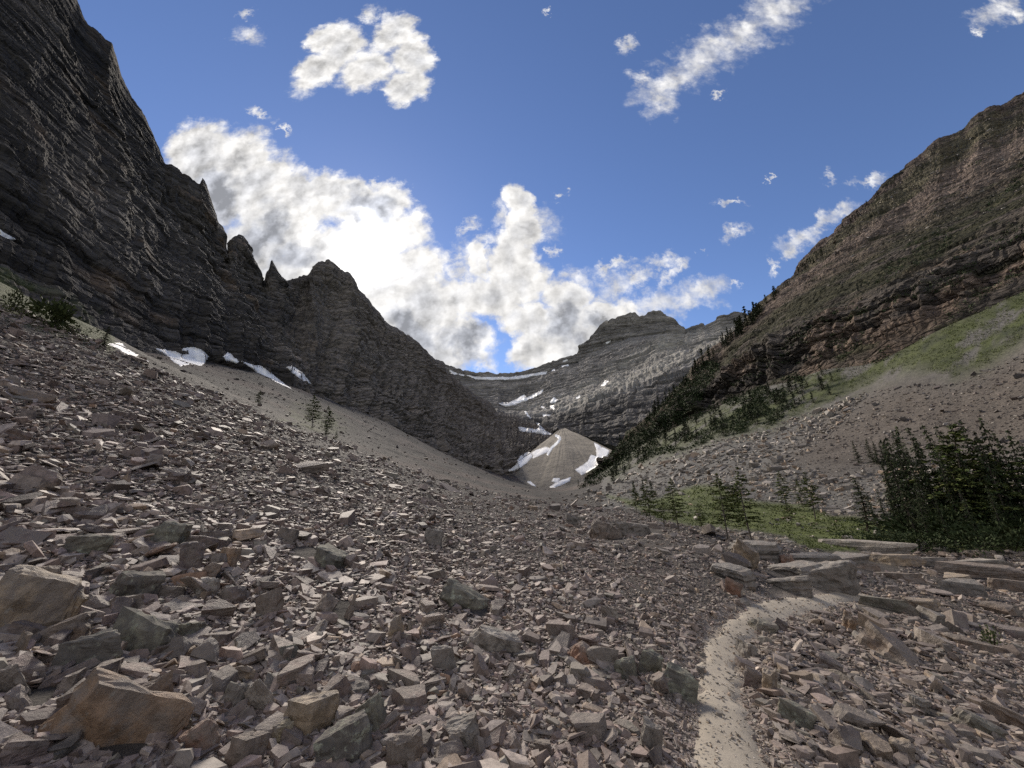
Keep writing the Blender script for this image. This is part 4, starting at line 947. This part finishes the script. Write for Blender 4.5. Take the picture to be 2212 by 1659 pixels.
def rock_mesh(seed, dims, slab=0.5, cuts=4, rough=0.05, n=7):
    rg = np.random.default_rng(seed)
    bm = hull(shard_points(rg, 1.0, n))
    bmesh.ops.dissolve_limit(bm, angle_limit=0.12, verts=bm.verts, edges=bm.edges)
    bmesh.ops.triangulate(bm, faces=bm.faces)
    bmesh.ops.subdivide_edges(bm, edges=bm.edges, cuts=cuts, use_grid_fill=True)
    bmesh.ops.triangulate(bm, faces=bm.faces)
    bm.normal_update()
    V = np.array([v.co[:] for v in bm.verts]); Nn = np.array([v.normal[:] for v in bm.verts])
    q = V * np.array(dims) / max(dims)
    d = rough * 2.0 * fbm(q * 2.3 + seed, 3, seed, ridged=True) + rough * 0.9 * fbm(q * 7 + seed, 4, seed + 1)
    side = 1 - np.abs(Nn[:, 2])
    lay = np.floor((q[:, 2] + 0.06 * fbm(q * 2, 2, seed)) / 0.09)
    d += slab * rough * 1.6 * side * (hsh(lay, lay * 0, lay * 0, seed) - 0.5)
    V = (V + Nn * d[:, None]) * np.array(dims) * 0.5
    bm.verts.index_update()
    Fa = np.array([[v.index for v in f.verts] for f in bm.faces]); bm.free()
    return V, Fa
COL = dict(tan=(.30,.235,.165), brown=(.19,.145,.115), grey=(.20,.185,.17), purple=(.17,.135,.13), olive=(.168,.16,.128), rust=(.225,.125,.085), orange=(.27,.18,.115), pale=(.31,.285,.255), dark=(.12,.11,.10), green=(.175,.172,.140), yellow=(.33,.28,.185))
def hero(z, cx, by, w, h, rot, col, label, slab=0.5, lich=False, depthk=0.8, name='boulder', cat='boulder', group=None, seed=None, sink=0.12, cuts=6, rough=0.075, yaw=None):
    (x, y), = Zm(z, [(cx, by)])
    hit = cast(x, min(y, 1800), ('ground',))
    if hit is None: return None
    p = np.array(hit[0]); D = depth(p)
    Wm, Hm = w * .3646 * D / F, h * .3646 * D / F
    sd = seed if seed is not None else int(cx * 7 + by * 13 + z)
    rg = np.random.default_rng(sd)
    V, Fa = rock_mesh(sd, (Wm * 1.08, Wm * depthk, Hm * 1.12), slab, cuts, rough, int(rg.integers(5, 9)))
    base = np.array(COL[col]) * np.array([1.14, 1.09, 1.02])
    c = np.tile(base, (len(V), 1)) * (0.85 + 0.3 * fbm(V / max(Wm, 1e-3) * 4 + sd, 3, sd))[:, None]
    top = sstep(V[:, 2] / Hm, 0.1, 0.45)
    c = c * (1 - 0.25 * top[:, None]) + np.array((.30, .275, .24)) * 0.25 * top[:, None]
    sink = sink + 0.16 * min(1, abs(rot) / 40) * min(1.5, w / max(h, 1))
    hd = np.array([p[0], p[1]]) / math.hypot(p[0], p[1])
    yw = math.atan2(-hd[0], hd[1]) + (rg.uniform(-0.35, 0.35) if yaw is None else yaw)
    o = mesh_np(name, V, Fa, M_LICH if lich else M_BOULD, np.clip(c, .02, .5))
    R1_ = Matrix.Rotation(yw, 4, 'Z') @ Matrix.Rotation(math.radians(rot), 4, 'Y') @ Matrix.Rotation(rg.uniform(-.12, .12), 4, 'X')
    back = np.array([hd[0], hd[1], 0]) * Wm * depthk * 0.35
    o.matrix_world = Matrix.Translation(Vector(p + back + np.array([0, 0, Hm * (0.5 - sink)]))) @ R1_
    tag(o, label, cat, group); return o
for q in HEROES:
    hero(q[0], q[1], q[2], q[3], q[4], q[5], q[6], q[7], q[8], bool(q[9]))
for cx, by, w, h, rt, col, lab in LEDGES:
    hero(7, cx, by, w, h, rt, col, lab, 0.8, False, 0.6, 'rock_ledge', 'rock ledge', 'rock ledges beyond the path', sink=0.12, rough=0.035)
for cx, by, w, h, rt, lab in OUTCROP:
    hero(7, cx, by, w, h, rt, 'grey', lab, 1.2, False, 0.8, 'rock_outcrop', 'rock outcrop', 'shelves of the grey outcrop', sink=0.15, cuts=6, rough=0.07)
for i, (k, Rm, sc, pos, col) in enumerate(INDIV):
    zt = np.abs(PROTO[k][0][:, 2]).max()
    V, Fa = rock_mesh(5000 + i, tuple(2 * sc * np.array([1, 1, zt])), 0.5, 3, 0.045, 5 + i % 4)
    o = mesh_np('stone', V, Fa, M_BOULD, np.clip(col * (0.85 + 0.3 * fbm(V / sc[0] * 2 + i, 3, i))[:, None], .02, .5))
    mt = Matrix([list(r) for r in Rm]).to_4x4(); mt.translation = Vector(pos); o.matrix_world = mt
    tag(o, 'angular stone lying loose among the others on the foreground scree', 'stone', 'larger loose stones of the foreground scree')

# ------------------------------------------------------------------ trees
def leaf_tris(centres, dirs, size, rg, flat=0.35):
    """one small narrow leaf-sized triangle pair per centre"""
    n = len(centres)
    side = rg.normal(0, 1, (n, 3)); side[:, 2] *= flat
    side -= dirs * np.sum(side * dirs, 1)[:, None]; side /= np.maximum(np.linalg.norm(side, axis=1), 1e-6)[:, None]
    L_, Wd = size[:, None], size[:, None] * 0.34
    V = np.stack([centres - dirs * L_ * .5, centres + side * Wd, centres + dirs * L_ * .6, centres - side * Wd], 1)
    Fa = np.arange(n * 4).reshape(n, 4)
    return V.reshape(-1, 3), Fa
def tube(path, rad, nseg=6):
    path = np.asarray(path, float); k = len(path); a = np.arange(nseg) * 2 * math.pi / nseg
    V = (path[:, None] + np.stack([np.cos(a), np.sin(a), a * 0], -1)[None] * np.asarray(rad)[:, None, None]).reshape(-1, 3)
    Fa = [[i * nseg + j, i * nseg + (j + 1) % nseg, (i + 1) * nseg + (j + 1) % nseg, (i + 1) * nseg + j] for i in range(k - 1) for j in range(nseg)]
    return V, np.array(Fa)
def limb(a, b, r):
    a, b = np.asarray(a), np.asarray(b); d = b - a; d /= np.linalg.norm(d)
    s1 = np.cross(d, [0, 0, 1.]); s1 /= max(np.linalg.norm(s1), 1e-6); s2 = np.cross(d, s1)
    V = np.array([a + s1 * r, a - s1 * r * .5 + s2 * r, a - s1 * r * .5 - s2 * r, b])
    return V, np.array([[0, 1, 3, 3], [1, 2, 3, 3], [2, 0, 3, 3]])[:, :4]
def conifer(seed, h, kind):
    rg = np.random.default_rng(seed)
    bend = rg.normal(0, 0.02, 2)
    zs = np.linspace(0, 1, 9)
    path = np.stack([bend[0] * np.sin(zs * 3) * h, bend[1] * np.sin(zs * 2.5) * h, zs * h], -1)
    path[0, 2] -= 0.15 * h * 0.1
    tv, tf = tube(path, h * 0.0135 * (1 - zs * 0.93) * (0.8 if kind == 'larch' else 1.0))
    LV, LF = [tv], [tf]; nb = len(tv)
    cs, ds, ss = [], [], []
    lo = 0.22 if kind == 'larch' else 0.05
    nw = {'larch': 26, 'fir': 40, 'small': 16}[kind]
    wid = {'larch': 0.17, 'fir': 0.15, 'small': 0.15}[kind] * h * rg.uniform(0.85, 1.15)
    for w in range(nw):
        u = lo + (1 - lo) * (w + rg.uniform(0, .8)) / nw
        if u > 0.985: continue
        pc = np.array([np.interp(u, zs, path[:, k]) for k in range(3)])
        prof = (1 - u) ** 0.8 + 0.05 if kind != 'larch' else (0.35 + 0.65 * math.sin(min(1, (1 - u) * 1.5) * 1.5)) * min(1, (1 - u) * 4 + .1)
        for b in range(rg.integers(3, 6) if kind != 'small' else 4):
            a = rg.uniform(0, 6.283); ln = wid * prof * rg.uniform(0.55, 1.2)
            if kind == 'larch' and rg.random() < 0.18: continue
            droop = -0.35 if kind != 'larch' else rg.uniform(-0.25, 0.2)
            d = np.array([math.cos(a), math.sin(a), droop]); d /= np.linalg.norm(d)
            tip = pc + d * ln
            if kind != 'small':
                v, f = limb(pc, tip, h * 0.0022 + 0.004); LV.append(v); LF.append(f + nb); nb += len(v)
            k = max(3, int(ln / (h * (0.0085 if kind == 'fir' else 0.0075)))) if kind != 'small' else 4
            tt_ = np.linspace(0.12 if kind != 'larch' else 0.2, 1.02, k)
            if kind == 'larch': tt_ = np.repeat(tt_, 2)
            k = len(tt_)
            cen = pc[None] + d[None] * (tt_ * ln)[:, None] + rg.normal(0, h * 0.0055, (k, 3))
            dd = d[None] * 0.8 + rg.normal(0, 0.5, (k, 3)) + np.array([0, 0, -0.25]); dd /= np.linalg.norm(dd, axis=1)[:, None]
            cs.append(cen); ds.append(dd); ss.append(h * (0.021 if kind == 'fir' else 0.021 if kind == 'larch' else 0.055) * rg.uniform(.7, 1.4, k))
    cs, ds, ss = np.concatenate(cs), np.concatenate(ds), np.concatenate(ss)
    cv, cf = leaf_tris(cs, ds, ss, rg)
    base = np.array({'larch': (.078, .098, .03), 'fir': (.036, .05, .022), 'small': (.03, .04, .02)}[kind])
    col = np.repeat(base * rg.uniform(.6, 1.5, len(cs))[:, None] * np.stack([rg.uniform(.9, 1.2, len(cs)), np.ones(len(cs)), rg.uniform(.8, 1.1, len(cs))], -1), 4, 0)
    TVv = np.concatenate(LV); TF = np.concatenate(LF)
    tme = mesh_np('trunk', TVv, TF, M_BARK, np.tile((.085, .07, .058) if kind != 'larch' else (.10, .085, .072), (len(TVv), 1)), link=False)
    cme = mesh_np('crown', cv, cf, M_LEAF, col, link=False)
    return tme, cme, (TVv, TF, cv, cf, col)
LARCH = [conifer(900 + k, 1.0 * 10, 'larch') for k in range(5)]
FIR = [conifer(950 + k, 1.0 * 10, 'fir') for k in range(5)]
def small_mesh(seed):
    _, _, (tv, tf, cv, cf, col) = conifer(seed, 10.0, 'small')
    me = mesh_np('conifer', np.concatenate([tv, cv]), np.concatenate([tf, cf + len(tv)]), M_LEAF, np.concatenate([np.tile((.06, .05, .04), (len(tv), 1)), col]), link=False)
    return me
SMALL = [small_mesh(980 + k) for k in range(5)]
def plant_tree(x, y, hpx, kind, label, group, name, k=None, only=('ground',), cat='tree', wide=1.0):
    hit = cast(x, y, only)
    if hit is None: return
    p = hit[0]; D = depth(p); hm = hpx * D / F * 1.03
    k = random.randrange(5) if k is None else k
    s = hm / 10.0
    if kind == 'small':
        o = bpy.data.objects.new(name, SMALL[k]); C.objects.link(o)
    else:
        o = bpy.data.objects.new(name, None); C.objects.link(o)
        t_, c_, _ = (LARCH if kind == 'larch' else FIR)[k]
        for nm, me in (('trunk', t_), ('crown', c_)):
            ch = bpy.data.objects.new(nm, me); C.objects.link(ch); ch.parent = o
    o.location = p; o.scale = (s * wide, s * wide, s); o.rotation_euler = (random.uniform(-.03, .03), random.uniform(-.03, .03), random.uniform(0, 6.28))
    return tag(o, label, cat, group)
# larches by the meadow (photo pixels of foot, height)
for (x, y, h, lab) in [(1649-76,1168,140,'larch left of the slender pair before the grey outcrop'),(1625,1172,158,'tallest slender larch rising behind the grey outcrop'),(1467,1148,110,'bushy larch at the left end of the meadow'),(1407,1135,95,'larch left of the bushy one at the meadow end'),
                      (1518,1150,58,'short larch sapling right of the bushy larch'),(1437,1140,60,'small larch between two bigger ones at the meadow end'),(1700,1100,80,'larch on the pale stones behind the meadow'),(1735,1098,62,'short larch in the middle of three on the pale stones'),(1762,1122,98,'rightmost larch of three on the pale stones'),(1710,1130,48,'round young larch bush on the meadow'),(1375,1110,60,'thin larch at the far left of the meadow')]:
    plant_tree(x, y, h, 'larch', lab, 'larches round the meadow', 'larch_tree', wide=1.25)
for (x, y, h, lab) in [(674,924,72,'tallest conifer on the brown talus'),(704,938,62,'conifer right of the tallest on the brown talus'),(702,948,34,'short conifer in front of the pair on the brown talus'),(556,878,36,'lone thin conifer left on the brown talus'),(725,952,20,'low conifer bush right of the talus group')]:
    plant_tree(x, y, h, 'larch', lab, 'conifers on the brown talus', 'conifer_tree', wide=1.35)
plant_tree(222, 748, 46, 'fir', 'small dark conifer at the foot of the dark wall', 'conifers under the dark wall', 'conifer_tree', wide=1.8)
# the dark stand at the right
DK = [(1875,1150,115),(1905,1160,90),(1930,1165,105),(1950,1168,160),(1965,1160,160),(1985,1170,215),(2000,1160,150),(2020,1168,195),(2045,1170,170),(2060,1160,150),(2080,1172,200),(2105,1168,180),(2125,1160,215),(2150,1172,190),(2170,1160,200),(2190,1172,235),(2212,1165,200),(2240,1170,230),(2275,1168,210),(2320,1170,230),(2075,1150,235),(2140,1150,190),(2035,1150,225),(1975,1150,205),(1942,1166,90),(1962,1160,205),(1993,1166,180),(2012,1164,240),(2028,1170,140),(2052,1166,215),(2070,1168,150),(2092,1164,245),(2112,1170,150),(2133,1164,250),(2160,1166,160),(2182,1164,255),(2205,1170,170),(2225,1164,260),(2255,1168,240),(2010,1180,120),(2060,1182,110),(2120,1184,120),(2180,1185,130)]
for i, (x, y, h) in enumerate(DK):
    lab = {0: 'dark conical fir standing apart left of the dark stand', 1: 'thin short fir between the lone fir and the dark stand'}.get(i, 'dark fir crowded into the stand at the right')
    plant_tree(x, y, h, 'fir', lab, None if i < 2 else 'firs of the dark stand', 'fir_tree', wide=0.85 if i > 1 else (1.7, 0.9)[i])
for (x, y, h, lab) in [(2140,1168,250,'taller open larch rising out of the dark stand'),(2200,1168,215,'green larch at the right picture edge in the dark stand'),(2095,1172,170,'light green bushy larch inside the dark stand')]:
    plant_tree(x, y, h, 'larch', lab, 'larches in the dark stand', 'larch_tree', wide=1.8)
for (x, y, h) in [(1855,1000,46),(1888,1000,52),(1900,1003,50),(1913,1003,44),(1925,1005,50),(1947,1004,72),(1965,1006,40)]:
    plant_tree(x, y, h, 'fir', 'thin dark fir in the row on the talus behind the dark stand', 'firs on the talus behind the stand', 'fir_tree', wide=1.3)
# ridge and slope conifers
ridge_x = [p[0] for p in R3]; ridge_y = [p[1] for p in R3]
tr = np.random.default_rng(77)
for x, y, h in ((1616, 704, 46), (1604, 712, 30), (1626, 700, 32), (1640, 682, 24), (1520, 792, 40), (1534, 782, 30), (1506, 806, 34)):
    plant_tree(x, y, h, 'small', 'taller dark conifer standing out of the skyline row on the right mountainside', 'taller conifers on the skyline', 'conifer', only=('mountainside',), wide=1.5)
for k in range(110):
    x = float(np.clip(tr.choice([tr.normal(1615, 25), tr.uniform(1400, 1660), tr.uniform(1340, 1600), tr.uniform(1660, 1900)]), 1335, 1960)); y = np.interp(x, ridge_x, ridge_y) + tr.uniform(4, 20)
    h = tr.uniform(12, 26) * (1.35 if 1590 < x < 1640 else 1.0) * (0.55 if x > 1680 else 1.0)
    plant_tree(x, y, h, 'small', 'small dark conifer on the skyline of the right mountainside', 'conifers along the skyline', 'conifer', only=('mountainside',), wide=1.5)
for k in range(105):
    x = 1320 + 480 * tr.random() ** 1.4; yb = np.interp(x, [1300, 1434, 1617, 1800], [1050, 975, 925, 850]); yt = np.interp(x, [1300, 1434, 1617, 1800], [1000, 935, 855, 800])
    y = tr.uniform(yt, yb + 6)
    plant_tree(x, y, tr.uniform(14, 30), 'small', 'small dark conifer in the thicket under the cliff band', 'conifers under the cliff band', 'conifer', only=('ground', 'mountainside'), wide=1.7)
for (x, y, h) in [(1372,1075,34),(1392,1078,40),(1410,1076,36),(1250,1050,14),(1265,1042,16),(1280,1034,16),(1296,1020,20),(1308,1012,18)]:
    plant_tree(x, y, h, 'small', 'dark little fir near the left end of the meadow', 'firs beyond the meadow end', 'conifer', wide=1.4, only=('ground', 'mountainside'))

# ------------------------------------------------------------------ shrubs, undergrowth, grass
def clumps(P, Nn, size, per, col, rg, up=0.6, flat=1.0):
    n = len(P)
    c = np.repeat(P, per, 0) + np.repeat(size, per)[:, None] * rg.normal(0, 0.42, (n * per, 3)) * np.array([1, 1, .55]) + np.repeat(Nn * size[:, None] * up * .5, per, 0)
    d = rg.normal(0, 1, (n * per, 3)); d[:, 2] = np.abs(d[:, 2]) + .2; d /= np.linalg.norm(d, axis=1)[:, None]
    s = np.repeat(size, per) * rg.uniform(.25, .6, n * per)
    V, Fa = leaf_tris(c, d, s, rg, flat=1.0)
    cc = np.repeat(np.repeat(col * rg.uniform(.6, 1.5, n)[:, None], per, 0) * rg.uniform(.7, 1.3, n * per)[:, None], 4, 0)
    return V, Fa, cc
rgv = np.random.default_rng(91)
THICK = [(1290,1045),(1340,995),(1434,925),(1520,888),(1617,845),(1700,815),(1760,798),(1800,800),(1760,850),(1700,895),(1660,925),(1560,945),(1470,978),(1420,985),(1370,1010),(1330,1040),(1260,1062)]
P, Nn, px, py = sample(24000, (1245, 780, 1810, 1065), lambda a, b: (in_poly(a, b, THICK) & (fbm(np.stack([a / 40, b / 16, a * 0], -1), 3, 78) > -0.12 + 0.35 * sstep(a, 1560, 1800))) | in_poly(a, b, [(1250,1056),(1330,968),(1434,868),(1500,800),(1540,770),(1560,790),(1500,880),(1434,940),(1340,1004),(1290,1048)]), rgv, ('ground', 'mountainside'))
P2_, N2_, px2, py2 = sample(9000, (1400, 330, 2300, 830), lambda a, b: (b > np.interp(a, [p[0] for p in R3], [p[1] for p in R3]) + 22) & (fbm(np.stack([a / 60 + b / 90, b / 22 + a / 45, a * 0], -1), 3, 77) > 0.08 + 0.5 * sstep(np.interp(a, [1400, 2212], [860, 330]) - b, -60, 60)), rgv, ('mountainside',))
P, Nn = np.concatenate([P, P2_]), np.concatenate([Nn, N2_])
size = rgv.uniform(3.5, 9, len(P)) * ((P - EYE) @ FWD) / F
V, Fa, cc = clumps(P, Nn, size, 7, np.array([.035, .048, .02]), rgv)
tag(mesh_np('undergrowth', V, Fa, M_LEAF, cc), 'dark green low thicket under the cliff band of the mountainside', 'undergrowth', kind='stuff')
P, Nn, px, py = sample(46000, (1260, 560, 2300, 1200), lambda a, b: in_poly(a, b, MEADOW) | (in_poly(a, b, UPMEAD) & (rgv.random(len(a)) < .95)), rgv)
size = np.where(py > 1040, rgv.uniform(3, 8.5, len(P)), rgv.uniform(2.2, 5, len(P))) * ((P - EYE) @ FWD) / F
keepn = fbm(P / 2.2, 3, 318) > -0.25
P, Nn, size = P[keepn], Nn[keepn], size[keepn]
V, Fa, cc = clumps(P, Nn, size, 5, np.array([.078, .095, .026]), rgv)
tag(mesh_np('grass', V, Fa, M_LEAF, cc), 'green turf and low plants of the meadow and the slope under the cliff', 'grass', kind='stuff')
def shrub(x, y, hpx, wpx, col, label, group, n=260, only=('ground',)):
    hit = cast(x, y, only)
    if not hit: return
    p = np.array(hit[0]); D = depth(p); h, w = hpx * D / F, wpx * D / F
    rg = np.random.default_rng(int(x * 3 + y))
    lob = rg.normal(0, 1, (9, 3)) * np.array([w * .28, w * .28, h * .2]) + np.array([0, 0, h * .5])
    c = lob[rg.integers(0, 9, n)] + rg.normal(0, 1, (n, 3)) * np.array([w * .14, w * .14, h * .16]); c[:, 2] = np.abs(c[:, 2])
    d = c / np.linalg.norm(c, axis=1)[:, None]
    V, Fa = leaf_tris(c, d, np.full(n, h * .11) * rg.uniform(.6, 1.5, n), rg, 1.0)
    root = bpy.data.objects.new('shrub', None); C.objects.link(root); root.location = p
    mesh_np('foliage', V, Fa, M_LEAF, np.repeat(np.array(col) * rg.uniform(.6, 1.5, n)[:, None], 4, 0), parent=root)
    LV, LF, nb = [], [], 0
    for q in lob:
        v, f = limb((0, 0, -.05 * h), q, h * .012 + .005); LV.append(v); LF.append(f + nb); nb += len(v)
    mesh_np('stem', np.concatenate(LV), np.concatenate(LF), M_BARK, np.tile((.08, .065, .05), (nb, 1)), parent=root)
    tag(root, label, 'shrub', group)
shrub(110, 708, 62, 60, (.05, .062, .022), 'tall dark green shrub at the foot of the dark wall', 'shrubs at the foot of the dark wall', 900)
shrub(20, 668, 34, 45, (.06, .07, .025), 'shrub cut by the left picture edge under the dark wall', 'shrubs at the foot of the dark wall', 600)
shrub(60, 690, 28, 60, (.075, .08, .03), 'lighter low shrub between two tall ones', 'shrubs at the foot of the dark wall', 400)
shrub(165, 726, 30, 50, (.055, .065, .025), 'low shrub right of the tall one by the wall', 'shrubs at the foot of the dark wall', 400)
for x, y, h, w, lab in [(1985,1190,40,120,'low grey green bush before the dark stand'),(1900,1180,30,90,'low bush at the right end of the meadow'),(2090,1195,50,150,'dark bush filling the foot of the dark stand'),(2190,1195,60,150,'dark bush at the right edge of the dark stand'),(2030,1172,70,120,'broad dark bush inside the dark stand'),(2125,1174,75,130,'broad green bush inside the dark stand')]:
    shrub(x, y, h, w, (.04, .055, .022), lab, 'bushes round the dark stand', 1100)
shrub(2150, 1400, 45, 40, (.07, .085, .035), 'small green plant between stones of the right bank', None, 160)
